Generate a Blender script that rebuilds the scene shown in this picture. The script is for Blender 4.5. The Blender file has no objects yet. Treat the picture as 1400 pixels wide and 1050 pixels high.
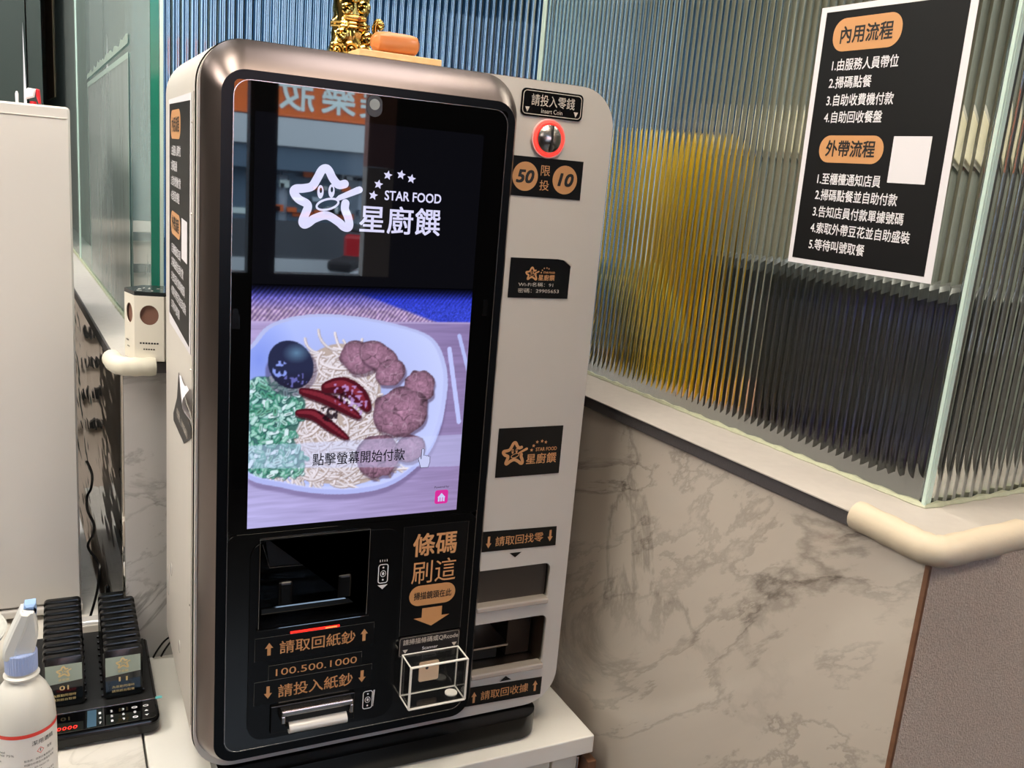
import bpy, bmesh, math, random
import numpy as np
from mathutils import Vector, Matrix
random.seed(7)
rng = np.random.default_rng(5)
S = bpy.context.scene
COL = S.collection
PI = math.pi

# ------------------------------------------------------------------ camera
cam = bpy.data.cameras.new('camera'); camo = bpy.data.objects.new('camera', cam); COL.objects.link(camo)
YAW, PITCH, ROLL = -0.47324577, -0.22412374, -0.08570857
camo.matrix_world = (Matrix.Translation((-0.19128711, -1.02544587, 0.43085499)) @ Matrix.Rotation(YAW, 4, 'Z')
                     @ Matrix.Rotation(PITCH, 4, 'X') @ Matrix.Rotation(ROLL, 4, 'Y') @ Matrix.Rotation(PI/2, 4, 'X'))
cam.sensor_fit = 'HORIZONTAL'; cam.sensor_width = 36; cam.lens = 36*1237.866/1400
cam.clip_start = .02; cam.clip_end = 100
S.camera = camo

# ------------------------------------------------------------------ world, lights, exposure
w = bpy.data.worlds.new('daylight'); S.world = w; w.use_nodes = True
bg = w.node_tree.nodes['Background']; bg.inputs[0].default_value = (.75, .87, 1, 1); bg.inputs[1].default_value = 15.0
S.view_settings.view_transform = 'Standard'; S.view_settings.look = 'None'
S.view_settings.exposure = 0.0; S.view_settings.gamma = 1; S.view_settings.use_curve_mapping = False
S.cycles.use_denoising = True
S.cycles.max_bounces = 14; S.cycles.transmission_bounces = 12; S.cycles.transparent_max_bounces = 16
S.cycles.glossy_bounces = 6; S.cycles.diffuse_bounces = 4
S.cycles.caustics_reflective = False; S.cycles.caustics_refractive = False
S.cycles.sample_clamp_indirect = 4.0
ROT = 0.061696                      # the walls stand turned by 3.5 degrees against the kiosk
def wallpt(x, y, z):
    return Vector((x*math.cos(ROT) - y*math.sin(ROT), x*math.sin(ROT) + y*math.cos(ROT), z))
def area(name, loc, size, power, col, target=None, sy=None, portal=False):
    l = bpy.data.lights.new(name, 'AREA'); l.shape = 'RECTANGLE'; l.size = size; l.size_y = sy or size
    l.energy = power; l.color = col
    if portal: l.cycles.is_portal = True
    o = bpy.data.objects.new(name, l); COL.objects.link(o); o.location = loc
    d = (Vector(target) - Vector(loc)) if target else Vector((0, 0, -1))
    o.rotation_euler = d.to_track_quat('-Z', 'Y').to_euler()
    return o
CEIL = 1.55
area('ceiling_panel_light', (-1.35, .05, CEIL-.12), .8, 40, (1, .92, .82), target=(0, .2, 0))
area('ceiling_panel_light', (.25, -.55, CEIL-.03), .55, 14, (1, .86, .68))  # added overhead fill to brighten the counter, no known fixture
area('ceiling_panel_light', (.42, .12, CEIL-.03), .42, 5.5, (1, .93, .90))
area('ceiling_panel_light', (-1.2, -2.2, CEIL-.03), .8, 12, (1, .93, .84))
area('ceiling_panel_light', (-.25, 1.15, CEIL-.03), .4, 20, (.97, .98, 1))  # fill placed over the passage to light the gap the steel mirrors
area('ceiling_panel_light', (-.42, -.12, CEIL-.03), .4, 13, (1, .93, .80))  # added fill for the counter left of the machine
area('ceiling_panel_light', (1.5, -1.5, CEIL-.03), .5, 27, (1, .89, .77), target=(1.0, -.4, -.3))  # added fill to brighten the right plaster wall
area('ceiling_panel_light', tuple(wallpt(.9, 1.5, CEIL-.03)), .6, 34, (.90, .95, 1))  # added cool fill, since the ribbed glass blocks the front lights
area('ceiling_panel_light', tuple(wallpt(1.5, .1, CEIL-.03)), .6, 24, (1, .92, .80))  # added warm fill for the space behind the ribbed glass
area('ceiling_panel_light', tuple(wallpt(.70, .12, CEIL-.03)), .12, 48, (1, .9, .70), target=tuple(wallpt(.76, .30, .2)))  # added close behind the ribbed glass to brighten the golden bundle
area('shopfront_daylight', (.62, -3.38, .65), 1.5, 30, (.8, .9, 1), target=(.62, 0, .65), sy=1.5, portal=True)

# ------------------------------------------------------------------ materials
def lin(c):
    if isinstance(c, str): c = tuple(int(c[i:i+2], 16) for i in (0, 2, 4))
    return tuple(((v/255)/12.92 if v/255 <= .04045 else ((v/255+.055)/1.055)**2.4) for v in c)
def new(name):
    m = bpy.data.materials.new(name); m.use_nodes = True
    n = m.node_tree.nodes; return m, n, m.node_tree.links, n['Principled BSDF'], n['Material Output']
def mat(name, col, rough=.5, metal=0, spec=.5, noise=0, nscale=60, bump=0, bscale=200, emit=None, es=1, coat=0):
    m, n, l, b, o = new(name); c = lin(col)
    b.inputs['Base Color'].default_value = (*c, 1); b.inputs['Roughness'].default_value = rough
    b.inputs['Metallic'].default_value = metal; b.inputs['Specular IOR Level'].default_value = spec
    b.inputs['Coat Weight'].default_value = coat; b.inputs['Coat Roughness'].default_value = .05
    if noise:
        t = n.new('ShaderNodeTexNoise'); t.inputs['Scale'].default_value = nscale; t.inputs['Detail'].default_value = 4
        tc = n.new('ShaderNodeTexCoord'); l.new(tc.outputs['Object'], t.inputs['Vector'])
        mx = n.new('ShaderNodeMix'); mx.data_type = 'RGBA'
        mx.inputs[6].default_value = (*[v*(1-noise) for v in c], 1); mx.inputs[7].default_value = (*[min(1, v*(1+noise)) for v in c], 1)
        l.new(t.outputs[0], mx.inputs[0]); l.new(mx.outputs[2], b.inputs['Base Color'])
    if bump:
        t = n.new('ShaderNodeTexNoise'); t.inputs['Scale'].default_value = bscale; t.inputs['Detail'].default_value = 3
        tc = n.new('ShaderNodeTexCoord'); l.new(tc.outputs['Object'], t.inputs['Vector'])
        bp = n.new('ShaderNodeBump'); bp.inputs['Strength'].default_value = bump; bp.inputs['Distance'].default_value = .002
        l.new(t.outputs[0], bp.inputs['Height']); l.new(bp.outputs[0], b.inputs['Normal'])
    if emit:
        b.inputs['Emission Color'].default_value = (*lin(emit), 1); b.inputs['Emission Strength'].default_value = es
    return m
def marble(name, base, cloud, vein, rough=.1, scale=1.0, seed=0.0, veinamt=1.25, rot=(-.6, 0, 0), st=(1, 2.0, .75)):
    m, n, l, b, o = new(name)
    tc = n.new('ShaderNodeTexCoord'); mp = n.new('ShaderNodeMapping')
    mp.vector_type = 'TEXTURE'
    mp.inputs['Location'].default_value = (seed, seed*1.7, seed*.6); mp.inputs['Rotation'].default_value = rot
    mp.inputs['Scale'].default_value = tuple(v/scale for v in st)
    l.new(tc.outputs['Object'], mp.inputs['Vector'])
    def noise(s, d, dist=0, ro=.5):
        t = n.new('ShaderNodeTexNoise'); t.inputs['Scale'].default_value = s; t.inputs['Detail'].default_value = d
        t.inputs['Distortion'].default_value = dist; t.inputs['Roughness'].default_value = ro
        l.new(mp.outputs[0], t.inputs['Vector']); return t.outputs[0]
    def ramp(src, stops):
        r = n.new('ShaderNodeValToRGB'); e = r.color_ramp.elements
        while len(e) < len(stops): e.new(.5)
        for k, (p, v) in enumerate(stops): e[k].position = p; e[k].color = (v, v, v, 1)
        l.new(src, r.inputs[0]); return r.outputs[0]
    def math_(op, a, c):
        t = n.new('ShaderNodeMath'); t.operation = op
        for i, v in enumerate((a, c)):
            if hasattr(v, 'is_linked') or hasattr(v, 'links'): l.new(v, t.inputs[i])
            else: t.inputs[i].default_value = v
        return t.outputs[0]
    cl = ramp(noise(1.7, 6, .6, .55), [(.3, 0), (.68, 1)])
    v1 = ramp(noise(1.25, 9, 1.4, .6), [(.482, 0), (.5, 1), (.517, 0)])
    v2 = ramp(noise(2.6, 10, .8, .62), [(.478, 0), (.492, .7), (.52, 0)])
    gate = ramp(noise(.9, 3), [(.42, 0), (.6, 1)])
    v = math_('MULTIPLY', math_('ADD', math_('MULTIPLY', v1, gate), math_('MULTIPLY', v2, cl)), .8*veinamt)
    mx = n.new('ShaderNodeMix'); mx.data_type = 'RGBA'; mx.inputs[6].default_value = (*lin(base), 1); mx.inputs[7].default_value = (*lin(cloud), 1)
    l.new(math_('MULTIPLY', cl, .7), mx.inputs[0])
    m2 = n.new('ShaderNodeMix'); m2.data_type = 'RGBA'; m2.inputs[7].default_value = (*lin(vein), 1)
    l.new(mx.outputs[2], m2.inputs[6]); l.new(v, m2.inputs[0]); m2.clamp_factor = True
    l.new(m2.outputs[2], b.inputs['Base Color']); b.inputs['Roughness'].default_value = rough
    return m
def thin_glass(name, tint, refl=1.0, milky=0.0, rough=.02):
    m, n, l, b, o = new(name); n.remove(b)
    tr = n.new('ShaderNodeBsdfTransparent'); tr.inputs[0].default_value = (*tint, 1)
    gl = n.new('ShaderNodeBsdfGlossy'); gl.inputs['Roughness'].default_value = rough
    lw = n.new('ShaderNodeLayerWeight'); lw.inputs[0].default_value = .5
    pw_ = n.new('ShaderNodeMath'); pw_.operation = 'POWER'; l.new(lw.outputs['Facing'], pw_.inputs[0]); pw_.inputs[1].default_value = 5
    ma = n.new('ShaderNodeMath'); ma.operation = 'MULTIPLY_ADD'; l.new(pw_.outputs[0], ma.inputs[0]); ma.inputs[1].default_value = .9; ma.inputs[2].default_value = .035*refl
    mx = n.new('ShaderNodeMixShader'); l.new(ma.outputs[0], mx.inputs[0])
    src = tr.outputs[0]
    if milky:
        df = n.new('ShaderNodeBsdfDiffuse'); df.inputs[0].default_value = (.62, .70, .68, 1)
        m2 = n.new('ShaderNodeMixShader'); m2.inputs[0].default_value = milky
        if milky > .2:
            nz = n.new('ShaderNodeTexNoise'); nz.inputs['Scale'].default_value = 9; nz.inputs['Detail'].default_value = 8
            tc = n.new('ShaderNodeTexCoord'); mp = n.new('ShaderNodeMapping'); mp.inputs['Scale'].default_value = (1, 3, .5)
            l.new(tc.outputs['Object'], mp.inputs[0]); l.new(mp.outputs[0], nz.inputs['Vector'])
            mr = n.new('ShaderNodeMapRange'); mr.inputs[1].default_value = .3; mr.inputs[2].default_value = .7
            mr.inputs[3].default_value = milky*.9; mr.inputs[4].default_value = min(1, milky*1.12)
            l.new(nz.outputs[0], mr.inputs[0]); l.new(mr.outputs[0], m2.inputs[0])
        l.new(tr.outputs[0], m2.inputs[1]); l.new(df.outputs[0], m2.inputs[2]); src = m2.outputs[0]
    l.new(src, mx.inputs[1]); l.new(gl.outputs[0], mx.inputs[2]); l.new(mx.outputs[0], o.inputs[0])
    return m
def ribbed_glass(name, col):
    m, n, l, b, o = new(name)
    b.inputs['Base Color'].default_value = (*col, 1); b.inputs['Transmission Weight'].default_value = 1
    b.inputs['Roughness'].default_value = .0; b.inputs['IOR'].default_value = 1.5
    return m
def wood(name, c1, c2, scale=12, axis=(1, 1, 8), rough=.4):
    m, n, l, b, o = new(name)
    tc = n.new('ShaderNodeTexCoord'); mp = n.new('ShaderNodeMapping'); mp.inputs['Scale'].default_value = axis
    l.new(tc.outputs['Object'], mp.inputs[0])
    t = n.new('ShaderNodeTexNoise'); t.inputs['Scale'].default_value = scale; t.inputs['Detail'].default_value = 6; t.inputs['Distortion'].default_value = .5
    l.new(mp.outputs[0], t.inputs['Vector'])
    mx = n.new('ShaderNodeMix'); mx.data_type = 'RGBA'; mx.inputs[6].default_value = (*lin(c1), 1); mx.inputs[7].default_value = (*lin(c2), 1)
    l.new(t.outputs[0], mx.inputs[0]); l.new(mx.outputs[2], b.inputs['Base Color']); b.inputs['Roughness'].default_value = rough
    return m
def brushed(name, col, rough=.3, axis=(2, 2, 300), bump=.08):
    m, n, l, b, o = new(name)
    b.inputs['Base Color'].default_value = (*lin(col), 1); b.inputs['Metallic'].default_value = 1; b.inputs['Roughness'].default_value = rough
    tc = n.new('ShaderNodeTexCoord'); mp = n.new('ShaderNodeMapping'); mp.inputs['Scale'].default_value = axis
    t = n.new('ShaderNodeTexNoise'); t.inputs['Scale'].default_value = 8
    bp = n.new('ShaderNodeBump'); bp.inputs['Strength'].default_value = bump; bp.inputs['Distance'].default_value = .001
    l.new(tc.outputs['Object'], mp.inputs[0]); l.new(mp.outputs[0], t.inputs['Vector']); l.new(t.outputs[0], bp.inputs['Height']); l.new(bp.outputs[0], b.inputs['Normal'])
    return m
def wavy_steel(name):
    m, n, l, b, o = new(name)
    b.inputs['Base Color'].default_value = (.62, .58, .53, 1); b.inputs['Metallic'].default_value = 1; b.inputs['Roughness'].default_value = .06
    tc = n.new('ShaderNodeTexCoord'); mp = n.new('ShaderNodeMapping'); mp.inputs['Scale'].default_value = (1, 1, 3)
    t = n.new('ShaderNodeTexNoise'); t.inputs['Scale'].default_value = 4; t.inputs['Detail'].default_value = 2
    bp = n.new('ShaderNodeBump'); bp.inputs['Strength'].default_value = .32; bp.inputs['Distance'].default_value = .02
    l.new(tc.outputs['Object'], mp.inputs[0]); l.new(mp.outputs[0], t.inputs['Vector']); l.new(t.outputs[0], bp.inputs['Height']); l.new(bp.outputs[0], b.inputs['Normal'])
    return m

M = {}
M['white'] = mat('white_powder_coat', 'd2ccc4', .38, noise=.015, nscale=30)
M['white_gloss'] = mat('white_gloss_panel', 'cbc7c3', .16, noise=.01, nscale=4)
M['counter'] = mat('white_solid_surface', 'efece4', .3, noise=.02, nscale=25)
M['cab'] = mat('cream_cabinet', 'd9d4c6', .45, noise=.05, nscale=30)
M['black_gloss'] = mat('black_glass', '050506', .02, spec=.75)
M['black_satin'] = mat('black_satin_plastic', '060607', .22, spec=.35)
M['black_bezel'] = mat('black_bezel', '07090d', .28, spec=.18)
M['black_matte'] = mat('black_matte_print', '080708', .5, spec=.25)
M['black_film'] = mat('black_vinyl', '070708', .3, spec=.35)
M['chrome'] = brushed('smoked_chrome', '675d5a', .33, (300, 300, 3), .03)
M['steel'] = brushed('brushed_steel', 'b4a89c', .3)
M['steel2'] = brushed('satin_nickel', 'bdb6b2', .22)
M['copper'] = mat('copper_print', 'd39a68', .5)
M['copper_badge'] = mat('copper_badge_print', 'c9925f', .45)
M['pale'] = mat('pale_print', 'cfc4b8', .5)
M['ink'] = mat('dark_ink', '101010', .5)
M['paper'] = mat('white_paper', 'dedbe0', .6)
M['white_print'] = mat('white_print', 'e4e2e6', .5)
M['red_led'] = mat('red_led', 'ff2a20', .4, emit='ff2418', es=1.6)
M['orange_led'] = mat('orange_led_core', 'ff8a50', .4, emit='ff7038', es=2.2)
M['gold_chrome'] = mat('gold_plate', 'b89a55', .12, metal=1)
M['gold_print'] = mat('gold_print', 'd8bf86', .4)
M['tan_tag'] = mat('tan_tag', 'e8c9a8', .5)
M['plinth'] = wood('pale_wood', 'e2c090', 'd0a870', 14, (8, 1, 1))
M['orange_wood'] = wood('orange_wood', 'b5612c', 'dd935a', 16, (1, 6, 9), .3)
M['foam_beige'] = mat('beige_foam', 'cfc0a8', .55, bump=.15, bscale=90)
M['foam_cream'] = mat('cream_foam', 'ded9c8', .5, bump=.1, bscale=90)
M['stone_top'] = mat('pale_grey_ledge', 'b9b2aa', .6, noise=.08, nscale=70, bump=.1, bscale=260)
M['stone_edge'] = mat('dark_ledge_edge', '4a4647', .45, noise=.12, nscale=120, bump=.2, bscale=300)
M['marble'] = marble('grey_marble', 'cfc5b8', 'aca196', '514842', .09, 1.35, 3.3, .95)
M['marble_back'] = marble('light_marble', 'd2cfcc', 'b8b5b4', '6a6562', .12, 1.8, 9.1, .7, (0, -.5, 0), (2, 1, .7))
M['marble_counter'] = marble('white_marble_top', 'e8e4dc', 'd2cdc5', '77726c', .2, 2.5, 1.2, .45, (0, 0, .5), (2, .8, 1))
M['plaster'] = mat('grey_stone_plaster', 'bdab9a', .8, noise=.28, nscale=240, bump=.9, bscale=420)
M['steel_wavy'] = wavy_steel('wavy_polished_steel')
M['glass_thin'] = thin_glass('clear_acrylic', (.99, .99, .99))
M['glass_left'] = thin_glass('green_tinted_glass', (.66, .82, .77), milky=.48)
M['glass_film'] = thin_glass('frosted_film', (.75, .82, .82), milky=.62, rough=.2)
M['glass_edge'] = mat('green_glass_edge', '1f7a66', .15)
M['glass_edge_l'] = mat('pale_glass_edge', 'c6dcd2', .12)
M['ribbed_blue'] = ribbed_glass('ribbed_glass_clear', (.86, .94, .98))
M['ribbed'] = ribbed_glass('ribbed_glass_greenish', (.88, .93, .895))
M['residue'] = mat('glue_residue', '93a39a', .5, noise=.3, nscale=60)
M['silicone'] = mat('cloudy_silicone', 'b4b79c', .4, noise=.2, nscale=120)
M['acrylic_edge'] = mat('white_cut_edge', 'f0ece4', .35)
M['wood_brown'] = wood('brown_wood', '5a3a28', '8a6248', 10, (1, 1, 6))
M['dark_green'] = mat('dark_green_paint', '26332f', .55, noise=.05, nscale=6)
M['ceiling'] = mat('ceiling_paint', 'c9c5be', .8)
M['floor'] = mat('floor_tile', '3c3834', .35, noise=.1, nscale=5)
M['wallw'] = mat('wall_paint', 'a49b90', .7, noise=.04, nscale=5)
M['dark_wall'] = mat('black_wall', '141414', .5)
M['brown_wall'] = mat('brown_pillar', 'b8806e', .5, noise=.2, nscale=8)

# ------------------------------------------------------------------ mesh helpers
ORG = {}
def org(o):
    while o is not None:
        if o.name in ORG: return ORG[o.name]
        o = o.parent
    return Vector((0, 0, 0))
def finish(o, frame, origin, parent):
    if parent is None:
        origin = Vector(origin); ORG[o.name] = origin
        if frame == 'w':
            o.location = wallpt(*origin); o.rotation_euler = (0, 0, ROT)
        else: o.location = origin
        return origin
    o.parent = parent
    return org(parent)
def thing(name, label, cat, origin, frame='k', group=None):
    o = bpy.data.objects.new(name, None); COL.objects.link(o); o.empty_display_size = .05
    finish(o, frame, origin, None); o['label'] = label; o['category'] = cat
    if group: o['group'] = group
    return o
def tag(o, label, cat, group=None):
    o['label'] = label; o['category'] = cat
    if group: o['group'] = group
    return o
def obj(name, bm, m, parent=None, frame='k', origin=(0, 0, 0), smooth=False, kind=None, label=None):
    me = bpy.data.meshes.new(name)
    if isinstance(bm, bpy.types.Mesh): me = bm
    else:
        bmesh.ops.recalc_face_normals(bm, faces=bm.faces) if len(bm.faces) < 30000 else None
        bm.to_mesh(me); bm.free()
    o = bpy.data.objects.new(name, me); COL.objects.link(o)
    og = finish(o, frame, origin, parent)
    me.transform(Matrix.Translation(-og))
    if m:
        me.materials.clear(); me.materials.append(m if not isinstance(m, str) else M[m])
    if smooth:
        me.polygons.foreach_set('use_smooth', [True]*len(me.polygons)); me.set_sharp_from_angle(angle=math.radians(38))
    if kind: o['kind'] = kind
    if label: o['label'] = label
    return o
def struct(name, bm, m, frame='k', origin=(0, 0, 0), label=None, parent=None, smooth=False):
    o = obj(name, bm, m, parent, frame, origin, smooth)
    if parent is None: o['kind'] = 'structure'
    if label: o['label'] = label
    return o
def B(): return bmesh.new()
def box(bm, x0, x1, y0, y1, z0, z1, bev=0, seg=2, mtx=None):
    r = bmesh.ops.create_cube(bm, size=1)
    vs = r['verts']
    bmesh.ops.scale(bm, verts=vs, vec=(abs(x1-x0), abs(y1-y0), abs(z1-z0)))
    bmesh.ops.translate(bm, verts=vs, vec=((x0+x1)/2, (y0+y1)/2, (z0+z1)/2))
    if bev:
        es = list({e for v in vs for e in v.link_edges})
        r2 = bmesh.ops.bevel(bm, geom=es, offset=bev, segments=seg, profile=.5, affect='EDGES'); vs = list({v for f in r2['faces'] for v in f.verts} | {v for v in vs if v.is_valid})
    if mtx is not None: bmesh.ops.transform(bm, matrix=mtx, verts=[v for v in vs if v.is_valid])
    return bm
def rrect(x0, x1, z0, z1, r, n=8):
    pts = []
    for cx, cz, a in ((x1-r, z1-r, 0), (x0+r, z1-r, 90), (x0+r, z0+r, 180), (x1-r, z0+r, 270)):
        for k in range(n+1):
            t = math.radians(a+90*k/n); pts.append((cx+r*math.cos(t), cz+r*math.sin(t)))
    return pts
def loft(bm, rings, cap0=True, cap1=True, closed=True):
    vr = [[bm.verts.new(p) for p in ring] for ring in rings]
    for a, b in zip(vr, vr[1:]):
        n = len(a)
        for i in range(n if closed else n-1):
            j = (i+1) % n
            try: bm.faces.new((a[i], a[j], b[j], b[i]))
            except ValueError: pass
    if cap0: bm.faces.new(vr[0])
    if cap1: bm.faces.new(vr[-1])
    return vr
def prism(bm, pts, a, b, fn, bev=0):
    """outline pts (u,v), extruded from depth a to depth b; fn(u,v,d)->xyz"""
    if bev:
        c = np.mean(pts, axis=0)
        ins = inset(pts, bev)
        loft(bm, [[fn(u, v, a) for u, v in ins], [fn(u, v, a+(bev if b > a else -bev)) for u, v in pts], [fn(u, v, b) for u, v in pts]])
    else: loft(bm, [[fn(u, v, a) for u, v in pts], [fn(u, v, b) for u, v in pts]])
    return bm
def inset(pts, d):
    n = len(pts); out = []
    ar = sum(pts[i][0]*pts[(i+1) % n][1]-pts[(i+1) % n][0]*pts[i][1] for i in range(n))
    s = 1 if ar > 0 else -1
    for i in range(n):
        p0, p1, p2 = Vector(pts[i-1]), Vector(pts[i]), Vector(pts[(i+1) % n])
        a = (p1-p0); b = (p2-p1)
        a = a.normalized() if a.length > 1e-9 else b.normalized(); b = b.normalized() if b.length > 1e-9 else a
        na = Vector((-a.y, a.x))*s; nb = Vector((-b.y, b.x))*s
        m = na+nb; m = m.normalized() if m.length > 1e-6 else na
        k = d/max(.4, m.dot(na)); out.append((p1.x+m.x*k, p1.y+m.y*k))
    return out
FR = lambda u, v, d: (u, d, v)            # a front facing plane: u=x, v=z, depth=y
def front(x0, x1, z0, z1, y0, y1, r=0, bev=0, n=6):
    pts = rrect(x0, x1, z0, z1, r, n) if r else [(x1, z1), (x0, z1), (x0, z0), (x1, z0)]
    return prism(B(), pts, y0, y1, FR, bev)
def plate(outer, holes, y0, y1):
    """a flat plate with holes through a filled 2D curve"""
    cu = bpy.data.curves.new('c', 'CURVE'); cu.dimensions = '2D'; cu.fill_mode = 'BOTH'; cu.extrude = abs(y1-y0)/2
    for ring in [outer]+holes:
        sp = cu.splines.new('POLY'); sp.points.add(len(ring)-1); sp.use_cyclic_u = True
        for p, q in zip(sp.points, ring): p.co = (q[0], q[1], 0, 1)
    t = bpy.data.objects.new('t', cu); me = bpy.data.meshes.new_from_object(t)
    bm = B(); bm.from_mesh(me); bpy.data.objects.remove(t); bpy.data.curves.remove(cu); bpy.data.meshes.remove(me)
    for v in bm.verts: v.co = Vector((v.co.x, (y0+y1)/2 + v.co.z*(-1), v.co.y))
    bmesh.ops.remove_doubles(bm, verts=bm.verts, dist=1e-6)
    return bm
def tube(bm, pts, r, seg=8, cap=True):
    pts = [Vector(p) for p in pts]; rings = []
    up = Vector((0, 0, 1)); prev = None
    for i, p in enumerate(pts):
        t = (pts[min(i+1, len(pts)-1)]-pts[max(i-1, 0)]).normalized()
        if prev is None:
            a = up.cross(t)
            if a.length < .1: a = Vector((1, 0, 0)).cross(t)
        else: a = prev-t*prev.dot(t)
        a.normalize(); prev = a; b = t.cross(a)
        rr = r[i] if hasattr(r, '__len__') else r
        rings.append([p+(a*math.cos(2*PI*k/seg)+b*math.sin(2*PI*k/seg))*rr for k in range(seg)])
    loft(bm, rings, cap, cap); return bm
def lathe(bm, prof, c, seg=40, axis='z'):
    rings = []
    for r, h in prof:
        r = max(r, 1e-5)
        if axis == 'z': rings.append([(c[0]+r*math.cos(2*PI*k/seg), c[1]+r*math.sin(2*PI*k/seg), c[2]+h) for k in range(seg)])
        else: rings.append([(c[0]+r*math.cos(2*PI*k/seg), c[1]+h, c[2]+r*math.sin(2*PI*k/seg)) for k in range(seg)])
    loft(bm, rings); return bm
def ball(bm, c, r, sc=(1, 1, 1), u=16, v=10):
    m = Matrix.Translation(c) @ Matrix.Diagonal((sc[0]*r, sc[1]*r, sc[2]*r, 1))
    bmesh.ops.create_uvsphere(bm, u_segments=u, v_segments=v, radius=1, matrix=m); return bm
def smoothpath(pts, n=6, closed=False):
    pts = [Vector(p) for p in pts]; out = []; N = len(pts)
    for i in range(N if closed else N-1):
        g = lambda k: pts[k % N] if closed else pts[min(max(k, 0), N-1)]
        p0, p1, p2, p3 = g(i-1), g(i), g(i+1), g(i+2)
        for k in range(n):
            t = k/n
            out.append(.5*((2*p1)+(p2-p0)*t+(2*p0-5*p1+4*p2-p3)*t*t+(3*p1-p0-3*p2+p3)*t**3))
    if not closed: out.append(pts[-1])
    return out
def flat(bm, pts, fn, d=0):
    bm.faces.new([bm.verts.new(fn(u, v, d)) for u, v in pts]); return bm
def ribbon(bm, pts, wd, fn, d=0, closed=False):
    """a flat line of even width with round joints"""
    P = [Vector(p) for p in pts]; n = len(P)
    h = wd/2
    L, Rr = [], []
    for i in range(n):
        a = P[i-1] if (i or closed) else P[i]; b = P[(i+1) % n] if (i < n-1 or closed) else P[i]
        t = (b-a).normalized(); nn = Vector((-t.y, t.x))
        L.append(P[i]+nn*h); Rr.append(P[i]-nn*h)
    vl = [bm.verts.new(fn(p.x, p.y, d)) for p in L]; vr = [bm.verts.new(fn(p.x, p.y, d)) for p in Rr]
    for i in range(n if closed else n-1):
        j = (i+1) % n; bm.faces.new((vl[i], vl[j], vr[j], vr[i]))
    if not closed:
        for e, s in ((0, 0), (n-1, 1)):
            t = (P[1]-P[0]).normalized() if e == 0 else (P[-1]-P[-2]).normalized()
            a0 = math.atan2(t.y, t.x)+(PI/2 if e == 0 else -PI/2)
            flat(bm, [(P[e].x+h*math.cos(a0+PI*k/8), P[e].y+h*math.sin(a0+PI*k/8)) for k in range(9)], fn, d)
    return bm
def disc(bm, cx, cy, rx, ry, fn, d=0, n=28, rot=0):
    return flat(bm, [(cx+rx*math.cos(2*PI*k/n)*math.cos(rot)-ry*math.sin(2*PI*k/n)*math.sin(rot),
                      cy+rx*math.cos(2*PI*k/n)*math.sin(rot)+ry*math.sin(2*PI*k/n)*math.cos(rot)) for k in range(n)], fn, d)
def ringshape(bm, cx, cy, rx, ry, wd, fn, d=0, rot=0, n=28):
    pts = [(cx+rx*math.cos(2*PI*k/n)*math.cos(rot)-ry*math.sin(2*PI*k/n)*math.sin(rot),
            cy+rx*math.cos(2*PI*k/n)*math.sin(rot)+ry*math.sin(2*PI*k/n)*math.cos(rot)) for k in range(n)]
    return ribbon(bm, pts, wd, fn, d, True)
def arrow(bm, cx, cz, w_, h_, up, fn, d=0, shaft=.42, head=.42):
    s = 1 if up else -1
    pts = [(-w_*shaft/2, -h_/2), (w_*shaft/2, -h_/2), (w_*shaft/2, h_/2-h_*head), (w_/2, h_/2-h_*head), (0, h_/2), (-w_/2, h_/2-h_*head), (-w_*shaft/2, h_/2-h_*head)]
    return flat(bm, [(cx+p[0], cz+s*p[1]) for p in pts], fn, d)
def tri(bm, cx, cz, w_, h_, up, fn, d=0):
    s = 1 if up else -1
    return flat(bm, [(cx-w_/2, cz-s*h_/2), (cx+w_/2, cz-s*h_/2), (cx, cz+s*h_/2)], fn, d)
def text(s, x0, x1, z0, z1, fn, m, parent, d=0, bold=0, shear=0, space=1.0, name='lettering', label=None, res=3):
    """lettering fitted to the box x0..x1, z0..z1 of the plane fn"""
    cu = bpy.data.curves.new('t', 'FONT'); cu.body = s; cu.size = 1; cu.shear = shear
    cu.space_character = space; cu.resolution_u = res; cu.fill_mode = 'BOTH'; cu.dimensions = '2D'
    t = bpy.data.objects.new('t', cu); me = bpy.data.meshes.new_from_object(t)
    bm = B(); bm.from_mesh(me); bpy.data.objects.remove(t); bpy.data.curves.remove(cu); bpy.data.meshes.remove(me)
    xs = [v.co.x for v in bm.verts]; ys = [v.co.y for v in bm.verts]
    if not xs: return None
    ax, bx, ay, by = min(xs), max(xs), min(ys), max(ys)
    k = max(0, bold)*.55
    if k:
        base = list(bm.faces); vs = list(bm.verts)
        for j, (sx, sy) in enumerate(((k, k), (-k, k), (k, -k))):
            mp_ = {v: bm.verts.new((v.co.x+sx, v.co.y+sy, v.co.z+.00003*(j+1))) for v in vs}
            for f in base: bm.faces.new([mp_[v] for v in f.verts])
        for v in vs: v.co.x -= k; v.co.y -= k
        ax -= k; bx += k; ay -= k; by += k
    for v in bm.verts:
        v.co = Vector(fn(x0+(v.co.x-ax)/(bx-ax)*(x1-x0), z0+(v.co.y-ay)/(by-ay)*(z1-z0), d+v.co.z))
    return obj(name, bm, m, parent, label=label)

exec_order = []
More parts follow.
